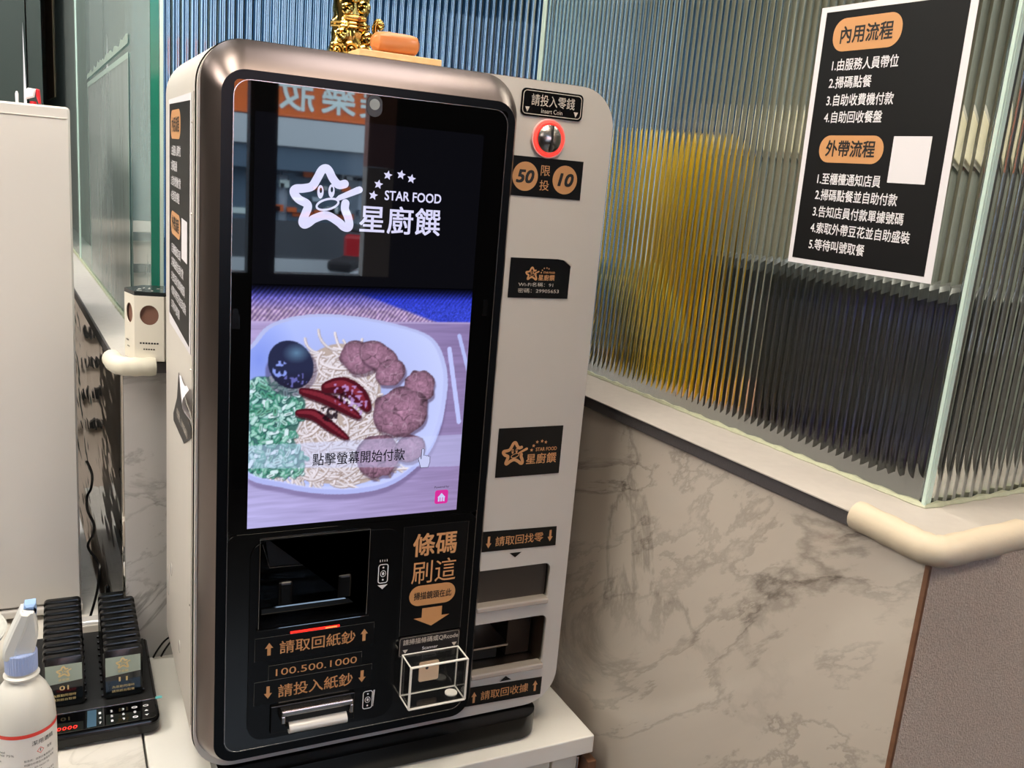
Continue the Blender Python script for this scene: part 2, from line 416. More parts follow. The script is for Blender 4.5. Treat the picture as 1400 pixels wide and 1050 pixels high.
# ------------------------------------------------------------------ the room shell
CZ = -.38                      # counter height
FLOOR = CZ-.87
struct('floor', box(B(), -3.2, 4.2, -3.5, 4.2, FLOOR-.1, FLOOR), 'floor', 'k')
struct('ceiling', box(B(), -3.2, 4.2, -3.5, 4.2, CEIL, CEIL+.1), 'ceiling', 'k')
struct('wall_far', box(B(), -3.2, 4.2, 4.2, 4.3, FLOOR, CEIL), 'wallw', 'k')
struct('wall_left', box(B(), -3.3, -3.2, -3.5, 4.3, FLOOR, CEIL), 'wallw', 'k')
struct('wall_right_outer', box(B(), 4.2, 4.3, -3.5, 4.3, FLOOR, CEIL), 'wallw', 'k')

# half walls clad in marble with a stone ledge (frame 'w')
LZ = .113
GX, GY, CX, CY = .636, .490, .540, -.507      # glass planes and ledge edges
LX = -.032; GY2 = -.425
struct('wall_right', box(B(), .545, .70, -.500, .50, FLOOR, LZ-.019), 'marble', 'w', (.6, 0, FLOOR))
struct('wall_back', box(B(), -.083, .70, .425, .58, FLOOR, LZ-.019), 'marble_back', 'w', (.3, .5, FLOOR))
struct('wall_front_return', box(B(), .548, 3.4, -.503, -.36, FLOOR, LZ-.019), 'plaster', 'w', (1.5, -.45, FLOOR))
struct('wall_left_return', box(B(), -.075, .06, .43, 3.4, FLOOR, LZ-.019), 'marble_back', 'w', (0, 1.5, FLOOR))
struct('trim_3', box(B(), .5445, .5485, -.5045, -.4995, FLOOR, LZ-.019), 'wood_brown', 'w', (.546, -.502, FLOOR))
struct('trim_16', box(B(), -.0868, -.0755, .430, 2.6, CZ-.4, LZ-.019, .001), 'steel_wavy', 'w', (-.08, 1.4, CZ-.4), 'wavy polished steel panel cladding the left side of the half wall')
def ledge():
    o = [(-.093, 3.4), (-.093, .415), (.54, .415), (.54, -.507), (3.4, -.507), (3.4, -.33), (.71, -.33), (.71, .62), (.07, .62), (.07, 3.4)]
    fn = lambda u, v, d: (u, v, d)
    ew = .004
    e = struct('trim_1', prism(B(), o, LZ-.018, LZ-.0015, fn), 'stone_edge', 'w', (.6, -.4, LZ-.02))
    o2 = [(-.090, 3.4), (-.090, .418), (.537, .418), (.537, -.504), (3.4, -.504), (3.4, GY2+.004), (GX+.004, GY2+.004), (GX+.004, GY+.004), (LX+.004, GY+.004), (LX+.004, 3.4)]
    struct('trim_2', prism(B(), o2, LZ-.0014, LZ, fn), 'stone_top', 'w', (.6, -.4, LZ-.01))
ledge()
# ribbed glass partitions: real flutes on the far side
def flutes(x0, x1, pitch, z0, z1, y, t, amp, fn, seg=8):
    n = max(1, round((x1-x0)/pitch)); p = (x1-x0)/n
    prof = []
    for i in range(n):
        for k in range(seg):
            a = k/seg; prof.append((x0+(i+a)*p, y+amp-amp*(1-(2*a-1)**2)))
    prof.append((x1, y+amp))
    bm = B()
    bot = [bm.verts.new(fn(u, v, z0)) for u, v in prof]; top = [bm.verts.new(fn(u, v, z1)) for u, v in prof]
    for i in range(len(prof)-1):
        f = bm.faces.new((bot[i], bot[i+1], top[i+1], top[i])); f.smooth = True
    for i in range(0, len(prof), seg):
        e = bm.edges.get((bot[i], top[i]));
        if e: e.smooth = False
    yb = y+amp+t
    a, b, c, d = (bm.verts.new(fn(x0, yb, z0)), bm.verts.new(fn(x1, yb, z0)), bm.verts.new(fn(x1, yb, z1)), bm.verts.new(fn(x0, yb, z1)))
    bm.faces.new((a, b, c, d)); bm.faces.new((a, d, top[0], bot[0])); bm.faces.new((b, bot[-1], top[-1], c))
    bm.faces.new([a]+bot+[b]); bm.faces.new([d]+top+[c])
    return bm
GT = CEIL-.001
struct('window_1', flutes(-.026, .632, .0132, LZ+.001, GT, GY+.006, .004, .0021, lambda u, v, z: (u, v, z)), 'ribbed_blue', 'w', (.3, .5, LZ),
       'bluish ribbed glass partition standing behind the payment machine')
struct('window_2', flutes(-.418, .482, .0122, LZ+.001, GT, GX, .004, .0011, lambda u, v, z: (v, u, z)), 'ribbed', 'w', (.64, 0, LZ),
       'ribbed glass partition on the right half wall behind the poster')
struct('window_3', flutes(.648, 3.3, .0160, LZ+.001, GT, GY2, .004, .0025, lambda u, v, z: (u, v, z)), 'ribbed', 'w', (1.5, -.42, LZ),
       'ribbed glass pane past the corner at the right edge')
# smooth glass along the left return, two panes, with polished green edges
def pane(name, y0, y1, m, edge=None, lab=None):
    g = struct(name, box(B(), LX, LX+.010, y0, y1, LZ+.001, GT), m, 'w', (LX, (y0+y1)/2, LZ), lab)
    return g
pane('window_4', GY+.004, 1.72, 'glass_left', lab='smooth green tinted glass pane left of the machine')
pane('window_5', 1.75, 3.4, 'glass_left')
struct('trim_4', box(B(), LX-.001, LX+.011, GY-.001, GY+.0035, LZ+.001, GT), 'glass_edge', 'w', (LX, GY, LZ), 'dark green glass edge')
struct('trim_5', box(B(), LX+.0115, LX+.0165, GY-.004, GY+.004, LZ+.001, GT), 'glass_edge_l', 'w', (LX, GY, LZ))
struct('trim_6', box(B(), LX-.002, LX+.012, 1.722, 1.748, LZ+.001, GT), 'glass_edge_l', 'w', (LX, 1.73, LZ))
struct('trim_7', box(B(), GX-.0035, GX-.001, GY2-.003, GY2+.001, LZ+.001, GT), 'glass_edge_l', 'w', (GX, GY2, LZ), 'pale green glass corner edge')
struct('trim_8', box(B(), GX+.004, GX+.010, GY2-.001, GY2+.005, LZ+.001, GT), 'glass_edge_l', 'w', (GX, GY2, LZ))
struct('trim_9', box(B(), GX-.001, GX+.003, GY-.004, GY+.004, LZ+.001, GT), 'glass_edge_l', 'w', (GX, GY, LZ))
def bead(pts, name):
    bm = B(); path = []
    P = [Vector((*p, LZ+.001)) for p in pts]
    for a, b in zip(P, P[1:]):
        n = int((b-a).length/.012)
        for k in range(n): path.append(a.lerp(b, k/n))
    rr = [.0035+.0012*math.sin(i*1.9)+.0007*random.random() for i in range(len(path))]
    tube(bm, path, rr, 6); return struct(name, bm, 'silicone', 'w', tuple(P[0]), smooth=True)
bead([(GX-.002, GY-.01), (GX-.002, GY2-.003), (1.6, GY2-.003)], 'trim_10')
bead([(LX, 2.4), (LX-.002, GY), (.5, GY)], 'trim_11')
# clear film rectangle on the left pane with rough torn top edge
film = tag(thing('window_film', 'frosted film sheet stuck on the smooth green glass pane', 'film', (LX-.002, 1.0, .13), 'w')) if False else thing('window_film', 'frosted film sheet stuck on the smooth green glass pane', 'film', (LX-.002, 1.0, .13), 'w')
FX = lambda y, z, d: (LX-.001-d, y, z)
obj('sheet', prism(B(), [(.725, .125), (1.40, .125), (1.42, .555), (.725, .575)], .0002, .0012, FX), 'glass_film', film, 'w')
obj('border', ribbon(B(), [(.722, .13), (.722, .577), (1.42, .557), (1.40, .13)], .012, FX, .0016), 'glass_edge_l', film)
random.seed(3)
tp = [(1.43-.71*k/30, .575+.028*k/30+.012*random.random()) for k in range(31)]
obj('glue_residue', flat(B(), tp+[(.72, .596), (1.43, .570)], FX, .0016), 'residue', film)

# deep space behind the left glass: dark green wall with a light slit
struct('wall_green', box(B(), -3.0, -.262, 2.05, 2.12, .20, CEIL), 'dark_green', 'k', (-1, 2.1, .2))
wlw = struct('wall_beige', box(B(), -3.0, -.262, 2.05, 2.12, FLOOR, .199), mat('beige_wall', 'e6d8cc', .5, noise=.08, nscale=6), 'k', (-1, 2.1, FLOOR))  # unseen wall with rails, put in to be mirrored by the steel panel
for k in range(7): obj('rail', box(B(), -2.2, -.3, 2.02, 2.045, .14-.10*k, .165-.10*k), 'dark_wall', wlw)
for k in range(9): obj('rail', box(B(), -2.2+.2*k, -2.18+.2*k, 2.0, 2.02, -.5, .17), 'dark_wall', wlw)
area('ceiling_panel_light', (-1.2, 1.6, CEIL-.03), .5, 22, (1, .94, .86), target=(-1.0, 2.0, 0))  # unseen light aimed at the beige wall that the steel mirrors
struct('door_1', box(B(), -.258, -.222, 2.05, 2.12, FLOOR, CEIL), 'dark_green', 'k', (-.24, 2.1, FLOOR))
struct('trim_12', prism(B(), [(-.272, .45), (-.262, .45), (-.268, .74)], 2.040, 2.049, FR), 'paper', 'k', (-.27, 2.05, .45))

# ------------------------------------------------------------------ things behind the ribbed glass
Wf = lambda u, v, d: (d, u, v)
M['gold_cloth'] = mat('golden_cloth', 'ffc108', .38, noise=.25, nscale=5, bump=.3, bscale=20)
M['olive_cloth'] = mat('olive_cloth', '6a6218', .4, noise=.3, nscale=6)
M['navy'] = mat('navy_panel', '26507a', .4, noise=.3, nscale=3)
M['blue_panel'] = mat('pale_blue_panel', 'a6c6e0', .5)
M['teal_wall'] = mat('teal_grey_wall', '74766f', .6, noise=.06, nscale=3)
M['black_leather'] = mat('black_leather', '0d0f0f', .4)
M['warm_lamp'] = mat('warm_lamp', 'fff0d0', .5, emit='cfc3a4', es=.28)
M['cool_lamp'] = mat('cool_lamp', 'e8f4ff', .5, emit='9cc4ea', es=.8)
# inner room walls
struct('wall_inner_right', box(B(), 2.6, 2.7, -.3, 3.2, FLOOR, CEIL), 'teal_wall', 'w', (2.6, 1.2, FLOOR))
struct('wall_inner_back', box(B(), .10, 2.6, 2.9, 3.0, FLOOR, CEIL), 'navy', 'w', (1, 2.9, FLOOR))
struct('wall_inner_side', box(B(), 1.5, 2.54, 1.3, 1.38, FLOOR, CEIL), mat('warm_grey_panel', '6f6c60', .6, noise=.1, nscale=3), 'w', (2, 1.3, FLOOR))
wl = thing('wall_lamp', 'long warm light strip glowing behind the ribbed glass at right', 'lamp', (2.58, 1.2, .66), 'w')  # emissive strip standing in for a lit band on the wall
obj('tube', box(B(), 2.55, 2.575, -.2, 1.25, .60, .74, .004), 'warm_lamp', wl)
obj('housing', box(B(), 2.576, 2.599, -.22, 1.27, .58, .76), 'white', wl)
for k, (x, wd) in enumerate(((.25, .10), (.62, .07), (1.05, .12), (1.5, .07))):  # invented glowing columns that give the ribbed glass its bright streaks
    t = thing('light_column', ('pale blue light column behind the glass left of the machine top', 'pale blue light column seen just above the golden statue', 'wide pale blue light column above the wooden plinth', 'pale blue light column beside the inner glass corner')[k],
              'lamp', (x, 2.87, .0), 'w', 'light columns behind the back glass')
    obj('diffuser', box(B(), x, x+wd, 2.84, 2.86, .1, 1.5, .004), 'cool_lamp', t)
    obj('frame', box(B(), x-.02, x+wd+.02, 2.862, 2.898, .06, 1.53), 'blue_panel', t)
# bench with golden cloth bundle
sh_ = tag(obj('side_table', box(B(), .712, 1.0, .15, .60, FLOOR+.001, .060, .004), 'wood_brown', None, 'w', (.87, .38, FLOOR)), 'brown wooden stand below the golden bundle behind the ribbed glass', 'stand')
bn = thing('bench', 'black leather bench close behind the ribbed glass of the right wall', 'bench', (.95, -.05, FLOOR), 'w')
obj('backrest', box(B(), .80, .88, -.34, .12, FLOOR+.4, .34, .02), 'black_leather', bn)
obj('seat', box(B(), .88, 1.35, -.34, .14, FLOOR+.35, FLOOR+.5, .02), 'black_leather', bn)
obj('base', box(B(), .84, 1.3, -.32, .13, FLOOR+.001, FLOOR+.35), 'wood_brown', bn)
def bundle():
    bm = B(); N, K = 56, 26; rings = []
    for k in range(K):
        h = k/(K-1); z = .074+.45*h
        ring = []
        for i in range(N):
            a = 2*PI*i/N
            rr = 1+.10*math.sin(5*a+3*h)+.06*math.sin(11*a-6*h)+.05*math.sin(17*a+9*h)
            ta = (1-.35*h**3)*(1-.9*max(0, h-.93)/.07*.6)
            ring.append((.785+.045*rr*ta*math.cos(a),  .31+.02*math.sin(4*h)+.150*rr*ta*math.sin(a), z+.01*math.sin(3*a)))
        rings.append(ring)
    loft(bm, rings); return bm
gb = thing('golden_bundle', 'golden yellow cloth bundle glowing through the ribbed glass beside the machine', 'bag', (.785, .31, .0735), 'w')
obj('cloth', bundle(), 'gold_cloth', gb, smooth=True)
obj('lower_wrap', prism(B(), smooth2 := [(.17, .075), (.45, .075), (.47, .20), (.43, .27), (.34, .30), (.25, .25), (.19, .18)], .718, .734, Wf, .004), 'olive_cloth', gb, label='darker olive folded wrap')
bm = B()
for k in range(7):
    tube(bm, smoothpath([(.716, .18+.018*k, .08+.012*k), (.713, .26+.012*k, .12+.02*k), (.714, .36+.008*k, .13+.022*k), (.718, .45, .15+.018*k)], 5), .004, 6)
obj('fold', bm, 'gold_cloth', gb, smooth=True)

# ------------------------------------------------------------------ shopfront and street (seen mirrored in the machine's black glass)
YW = -3.5
struct('wall_front_low', box(B(), -3.2, 1.34, YW-.08, YW, FLOOR, -.13), 'dark_wall', 'k', (-1, YW, FLOOR))
struct('wall_front_high', box(B(), -3.2, 1.34, YW-.08, YW, 1.35, CEIL), 'dark_wall', 'k', (-1, YW, 1.4))
struct('wall_front_left', box(B(), -3.2, -.1, YW-.08, YW, -.13, 1.35), 'dark_wall', 'k', (-1.6, YW, 0))  # unseen wall added to cut the daylight from the front
struct('wall_front', box(B(), 1.34, 4.2, YW-.08, YW, FLOOR, CEIL), 'dark_wall', 'k', (2, YW, FLOOR))
struct('trim_13', box(B(), .625, .755, YW-.06, YW+.02, -.13, 1.35), 'dark_wall', 'k', (.69, YW, -.13))
struct('trim_14', box(B(), 1.20, 1.34, YW-.05, YW+.02, .42, 1.35), 'brown_wall', 'k', (1.27, YW, .42))
struct('trim_17', box(B(), 1.20, 1.34, YW-.05, YW+.02, -.13, .419), mat('beige_pillar', 'c5bcb2', .5), 'k', (1.27, YW, -.13))
M['asphalt'] = mat('asphalt', '62666a', .8, noise=.1, nscale=6)
M['sign_orange'] = mat('sign_orange', 'e06a24', .5)
M['sign_white'] = mat('sign_white', 'dff2ee', .5)
M['facade'] = mat('pale_facade', 'b4c4d4', .7, noise=.1, nscale=2)
M['shop_glass'] = mat('shop_glass', '64788a', .1)
M['scooter_body'] = mat('silver_paint', 'c9d2d6', .3)
M['red_paint'] = mat('red_paint', 'c01a22', .3)
M['tyre'] = mat('black_rubber', '121212', .7)
struct('ground', box(B(), -8, 12, -9.2, YW-.1, FLOOR-.12, FLOOR-.02), 'asphalt', 'k', (2, -6, FLOOR-.1))
bd = thing('shop_building', 'pale shop building across the street seen mirrored in the black glass', 'building', (2.6, -9.3, FLOOR))
obj('wall', box(B(), -8, 12, -9.4, -9.3, FLOOR-.02, 4), 'facade', bd)
obj('awning', box(B(), -2, 7, -9.3, -9.0, .55, .84), 'scooter_body', bd)
for k in range(6):
    wn = obj('shop_window', box(B(), -.6+k*.9, .2+k*.9, -9.3, -9.27, -.95, .35), 'shop_glass', bd)
    obj('shelf', box(B(), -.55+k*.9, .15+k*.9, -9.268, -9.25, -.2, -.14), 'sign_orange' if k % 2 else 'sign_white', wn)
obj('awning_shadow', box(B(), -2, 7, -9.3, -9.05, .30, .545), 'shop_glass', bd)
obj('low_wall', box(B(), -2, 7, -9.25, -9.1, -1.29, -.66), 'scooter_body', bd)
obj('shutter', box(B(), -2, 7, -9.24, -9.15, -.655, -.25), mat('grey_shutter', '4c5258', .6), bd)
R = random.Random(12)
for k in range(46):
    x = 1.9+R.random()*1.25; z = -.15+.13*R.randint(0, 4)
    obj('goods', box(B(), x, x+R.uniform(.04, .13), -9.25, -9.2, z, z+R.uniform(.03, .09)), R.choice(['sign_white', 'sign_orange', 'scooter_body', 'shop_glass', 'facade']), bd)
sg = thing('shop_sign', 'orange sign with white lettering seen mirrored at the top of the black glass', 'sign', (2.4, -9.25, .86))
obj('sign_board', box(B(), -1.5, 3.2, -9.28, -9.18, .86, 1.62, .01), 'sign_orange', sg)
# lettering faces +y; its left-to-right runs towards -x
FM = lambda u, v, d: (u, -9.16+d, v)
def sgt(s, xc, z0, z1):
    text(s, xc+.19, xc-.19, z0, z1, FM, 'sign_white', sg, bold=.02)
sgt('妝', 2.14, .93, 1.30); sgt('藥', 2.60, .93, 1.36); sgt('美', 3.03, .93, 1.30); sgt('是', 1.68-4, .93, 1.3) if False else None
sc = thing('scooter', 'parked scooter with red stripe seen mirrored in the black glass', 'scooter', (1.9, -6, FLOOR-.02))
def wheel(x):
    bm = B(); rings = []
    for k in range(24):
        a = 2*PI*k/24
        rings.append([(x+(.19+.05*math.cos(b))*math.cos(a), -6+.05*math.sin(b), FLOOR+.22+(.19+.05*math.cos(b))*math.sin(a)) for b in [2*PI*j/8 for j in range(8)]])
    rings.append(rings[0]); loft(bm, rings, False, False); return bm
obj('wheel', wheel(1.45), 'tyre', sc, smooth=True); obj('wheel', wheel(2.5), 'tyre', sc, smooth=True)
obj('body', prism(B(), smooth3 := [(1.5, -.95), (2.3, -1.05), (2.75, -.75), (2.7, -.6), (2.2, -.62), (2.0, -.9), (1.75, -.92), (1.62, -.45), (1.5, -.45)], -6.12, -5.88, FR, .02), 'scooter_body', sc)
obj('stripe', box(B(), 2.2, 2.6, -5.87, -5.86, -.8, -.74), 'red_paint', sc)
obj('seat', box(B(), 2.1, 2.75, -6.12, -5.88, -.6, -.5, .03), 'tyre', sc)
obj('front_shield', box(B(), 1.52, 1.66, -6.2, -5.8, -.9, -.32, .04), 'red_paint', sc)
bm = B(); tube(bm, smoothpath([(1.62, -6.3, -.22), (1.58, -6.1, -.28), (1.58, -5.9, -.28), (1.62, -5.7, -.22)]), .016)
tube(bm, [(1.58, -6, -.28), (1.5, -6, -.9)], .03); obj('handlebar', bm, 'tyre', sc, smooth=True)
obj('mirror', ball(B(), (1.6, -5.7, -.08), .06, (1, .3, .7)), 'scooter_body', sc, smooth=True)

sc.location = (2.62, -8.3, FLOOR-.02); sc.rotation_euler = (0, 0, math.radians(118))
# ------------------------------------------------------------------ counter
ct = thing('counter', 'white solid surface counter under the payment machine', 'counter', (.2, .2, FLOOR))
obj('countertop', box(B(), -.1005, .517, -.016, .410, CZ-.0295, CZ, .0018), 'counter', ct, label='white countertop')
obj('cabinet_body', box(B(), -.095, .500, .012, .405, FLOOR+.001, CZ-.030), 'cab', ct)
for x0, x1 in ((-.09, .10), (.104, .296), (.30, .452), (.456, .5)):
    d_ = obj('door', box(B(), x0, x1, -.001, .0115, FLOOR+.08, CZ-.036, .0015), 'cab', ct)
    obj('handle', box(B(), x1-.014, x1-.008, -.010, -.0012, CZ-.2, CZ-.08, .002), 'steel', d_)
obj('hinge', box(B(), .5005, .507, -.001, .02, CZ-.075, CZ-.045, .002), 'steel2', ct)
mc = thing('marble_counter', 'white marble counter carrying the pager charger and the spray bottle', 'counter', (-.8, .3, FLOOR))
CTP = [(-1.6, -.03), (-.1035, -.03), (-.1035, .412), (-.122, .420), (-.176, 1.25), (-1.6, 1.25)]
obj('countertop', prism(B(), CTP, CZ, CZ-.03, lambda u, v, d: (u, v, d), .0012), 'marble_counter', mc)
obj('cabinet_body', prism(B(), [(-1.58, 0), (-.106, 0), (-.106, .408), (-.13, .418), (-.184, 1.24), (-1.58, 1.24)], FLOOR+.001, CZ-.0305, lambda u, v, d: (u, v, d)), 'cab', mc)
tag(obj('filler_board', box(B(), .508, .523, -.02, .40, FLOOR+.001, CZ-.042, .001), 'wood_brown', None, 'k', (.515, .2, FLOOR)),
    'brown wooden filler board between the white counter and the marble wall', 'board')

# ------------------------------------------------------------------ the payment machine
K = thing('payment_kiosk', 'black and white self-service payment machine with a tall touch screen on the white counter', 'payment machine', (.2, .19, CZ))
BX0, BX1, BZ0, BZ1 = -.056, .470, -.341, .5525
FY = .035                                            # front face of the white body
rr_ = lambda e, y: [(u, y, v) for u, v in rrect(BX0-e, BX1+e, BZ0-e, BZ1+e, .052+e, 10)]
bm = B()
loft(bm, [rr_(0, FY+.010), rr_(0, .340), rr_(-.004, .346)], False, True)
obj('housing', bm, 'white', K, smooth=True)
OP1 = (.316, .4405, -.1705, -.111); OP2 = (.316, .4425, -.2765, -.194)
hole = lambda o, r=.010: rrect(*o, r, 5)
fp = obj('front_plate', plate(rrect(BX0+.0015, BX1-.0015, BZ0+.0015, BZ1-.0015, .0505, 10), [hole(OP1), hole(OP2), rrect(-.02, .29, -.28, .49, .02, 4)], FY, FY+.0085), 'white', K)
# smoked chrome surround, lofted with a rounded profile
def sur(t):
    e = .25*math.sin(t*PI/2)+.75*t; y = .035*(.25*(1-math.cos(t*PI/2))+.75*t)
    return [(u, y, v) for u, v in rrect(-.0355-.0165*e, .308+.0165*e, -.309-.018*e, .5175+.0335*e, .026+.02*e, 10)]
bm = B(); loft(bm, [sur(k/7) for k in range(8)], False, False)
obj('chrome_surround', bm, 'chrome', K, smooth=True)
obj('bezel', plate(rrect(-.0355, .308, -.309, .5175, .026, 10), [rrect(-.0235, .2985, -.2975, .508, .018, 8)], 0, .006), 'black_bezel', K)
obj('glass_edge', plate(rrect(-.0232, .2982, -.2972, .5078, .018, 8), [rrect(-.0225, .2975, -.2965, .5071, .0175, 8)], -.0006, .004), 'steel2', K)
scr = obj('screen', plate(rrect(-.0224, .2974, -.0060, .5070, .006, 8), [], -.0004, .005), 'black_gloss', K, label='black glass touch screen')
LP = (.0145, .1515, -.131, -.014)
lw = obj('lower_panel', plate(rrect(-.0224, .2974, -.2964, -.0068, .012, 8), [rrect(*LP, .003, 3)], -.0002, .005), 'black_gloss', K, label='black lower panel')
obj('note_panel', plate(rrect(.004, .194, -.2855, -.0165, .022, 8), [rrect(LP[0]-.0006, LP[1]+.0006, LP[2]-.0006, LP[3]+.0006, .003, 3)], -.0022, -.0003), 'black_satin', K, label='raised satin black panel')
obj('backing', box(B(), -.03, .30, .006, .007, -.29, .50), 'black_matte', K) if False else None
D = -.0006
P0f = lambda u, v, d: (u, D-d, v)
P1f = lambda u, v, d: (u, -.0024-d, v)
PBf = lambda u, v, d: (u, FY-.0006-d, v)
def sticker(x0, x1, z0, z1, fn, m='black_film', name='sticker', r=0, label=None, corners=None, d0=0, th=.0004):
    pts = corners or (rrect(x0, x1, z0, z1, r, 5) if r else [(x1, z1), (x0, z1), (x0, z0), (x1, z0)])
    bm = prism(B(), pts, d0, d0+th, fn)
    return obj(name, bm, m, K, label=label)

# --- logo drawing, measured in millimetres on the big screen
STAR = [(99.9, 407.3), (92.7, 405.9), (86.1, 412.1), (81.5, 420), (77.8, 422.6), (73, 420), (68.1, 410.6), (62.6, 402.0), (53.1, 399.1), (45, 398.0), (42.9, 394), (48.2, 387.2), (57, 383.0), (59.0, 379), (56.5, 371.6), (53.5, 363), (55.5, 359.6), (60, 361.5), (67.4, 367.0), (80.6, 371.0), (93.5, 365.0), (101, 359.3), (106, 358.8), (107.2, 363), (105.2, 370.8), (101.4, 379), (101.6, 385.8)]
MINI = [(150.2, 420.6), (166.2, 422.4), (179.0, 418.7), (139.5, 409.6), (133.9, 396.8)]
def emblem(x0, z0, s, fn, m, parent, d=.0006, full=True, inkm='black_film'):
    """x0,z0: where (43,353) of the big drawing lands; s: scale"""
    T = lambda p: (x0+(p[0]-43)*s*.001, z0+(p[1]-353)*s*.001)
    W = lambda q, n=5: [tuple(v)[:2] for v in smoothpath([(*p, 0) for p in q], n)]
    bm = B(); ribbon(bm, W([T(p) for p in STAR]), .0094*s, fn, d)
    ob = obj('star_emblem', bm, m, parent)
    bm = B()
    for ex, ez in ((72.5, 396.7), (85.0, 398.4)): disc(bm, *T((ex, ez)), .0036*s, .0074*s, fn, d+.0002)
    obj('eyes', bm, m, parent)
    bm = B()
    for ex, ez in ((72.5, 396.7), (85.0, 398.4)): disc(bm, *T((ex+.3, ez+1.6)), .0014*s, .0030*s, fn, d+.0004)
    obj('pupils', bm, inkm, parent)
    bm = B(); ringshape(bm, *T((81.0, 383.4)), .0128*s, .0056*s, .0024*s, fn, d+.0004, rot=.30)
    pts = [T(p) for p in ((88, 388.6), (94, 388.2), (119, 398.6), (120.5, 401.8), (117.8, 405.4), (114, 405), (93, 394.0))]
    flat(bm, pts, fn, d+.0004); disc(bm, *T((117.2, 402.0)), .0038*s, .0038*s, fn, d+.00045)
    obj('spoon', bm, m, parent)
    if full:
        for cx, cz in MINI:
            c = T((cx, cz)); bm = B()
            flat(bm, [(c[0]+(.0056 if k % 2 == 0 else .0026)*s*math.sin(PI*k/5+.15), c[1]+(.0056 if k % 2 == 0 else .0026)*s*math.cos(PI*k/5+.15)) for k in range(10)], fn, d)
            obj('small_star', bm, m, parent)
        a = T((147.6, 392.5)); b = T((217.8, 403.5)); text('STAR FOOD', a[0], b[0], a[1], b[1], fn, m, parent, d, bold=.03)
        a = T((118.8, 354.0)); b = T((218.6, 386.2)); text('星廚饌', a[0], b[0], a[1], b[1], fn, m, parent, d, bold=.022, space=1.04)

# --- the lit picture on the screen
def emis(name, col, s=1.0):
    m, n, l, b, o = new(name); b.inputs['Base Color'].default_value = (0, 0, 0, 1); b.inputs['Roughness'].default_value = .02; b.inputs['Specular IOR Level'].default_value = .75
    b.inputs['Emission Color'].default_value = (*lin(col), 1); b.inputs['Emission Strength'].default_value = s; return m
M['scr_white'] = emis('screen_lavender_white', 'dcdafa', 1.0)
M['scr_text'] = emis('screen_dark_text', '16161c', 1.0)
M['scr_pink'] = emis('screen_magenta', 'd8309a', 1.0)
M['scr_hand'] = emis('screen_pale_hand', 'c9cdf4', 1.0)
PS = 2.0; PW, PH = int(268*PS), int(292*PS)
XX, ZZ = np.meshgrid(np.arange(PW)/PS, np.arange(PH)/PS)
img = np.zeros((PH, PW, 3))
hexc = lambda s: np.array([int(s[i:i+2], 16)/255 for i in (0, 2, 4)])
def vn(sx, sz, seed):
    g = np.random.default_rng(seed).random((int(PH/PS/sz)+3, int(PW/PS/sx)+3)); u = XX/sx; v = ZZ/sz
    i = u.astype(int); j = v.astype(int); f = u-i; h = v-j; f = f*f*(3-2*f); h = h*h*(3-2*h)
    return (g[j, i]*(1-f)+g[j, i+1]*f)*(1-h)+(g[j+1, i]*(1-f)+g[j+1, i+1]*f)*h
def put(mask, col): img[:] = img*(1-mask[..., None])+(col if np.ndim(col) == 3 else np.asarray(col))*mask[..., None]
def inpoly(pts):
    m = np.zeros(XX.shape, bool); n = len(pts)
    for i in range(n):
        x0, z0 = pts[i-1]; x1, z1 = pts[i]
        if z0 == z1: continue
        c = ((z0 > ZZ) != (z1 > ZZ)) & (XX < (x1-x0)*(ZZ-z0)/(z1-z0)+x0); m ^= c
    return m
def soft(m, k=1):
    a = m.astype(float)
    for _ in range(k): a = (a+np.roll(a, 1, 0)+np.roll(a, -1, 0)+np.roll(a, 1, 1)+np.roll(a, -1, 1))/5
    return a
def ell(cx, cz, rx, rz, a=0):
    c, s = math.cos(a), math.sin(a); u = (XX-cx)*c+(ZZ-cz)*s; v = -(XX-cx)*s+(ZZ-cz)*c
    return np.sqrt((u/rx)**2+(v/rz)**2), u, v
sp2 = lambda q, n=8: [tuple(v)[:2] for v in smoothpath([(*p, 0) for p in q], n, True)]
def line(pts, wd, col, al=1.0):
    for (x0, z0), (x1, z1) in zip(pts, pts[1:]):
        a, b = max(0, int((min(x0, x1)-wd-1)*PS)), min(PW, int((max(x0, x1)+wd+2)*PS)); c, d = max(0, int((min(z0, z1)-wd-1)*PS)), min(PH, int((max(z0, z1)+wd+2)*PS))
        if a >= b or c >= d: continue
        X, Z = XX[c:d, a:b], ZZ[c:d, a:b]; L = max(1e-6, (x1-x0)**2+(z1-z0)**2)
        t = np.clip(((X-x0)*(x1-x0)+(Z-z0)*(z1-z0))/L, 0, 1); ds = np.hypot(X-x0-t*(x1-x0), Z-z0-t*(z1-z0))
        k = (np.clip((wd/2-ds)*PS+.5, 0, 1)*al)[..., None]; img[c:d, a:b] = img[c:d, a:b]*(1-k)+col*k
# table
g = vn(60, 3, 1)*.5+vn(25, 1.5, 2)*.5
t = np.clip(ZZ/250, 0, 1)[..., None]; u = (XX/268)[..., None]
img[:] = (hexc('c3bbdf')*(1-u)+hexc('a58fb2')*u)*(1-t)+(hexc('b9a5c9')*(1-u)+hexc('8f7ba0')*u)*t
img *= (.9+.16*g)[..., None]
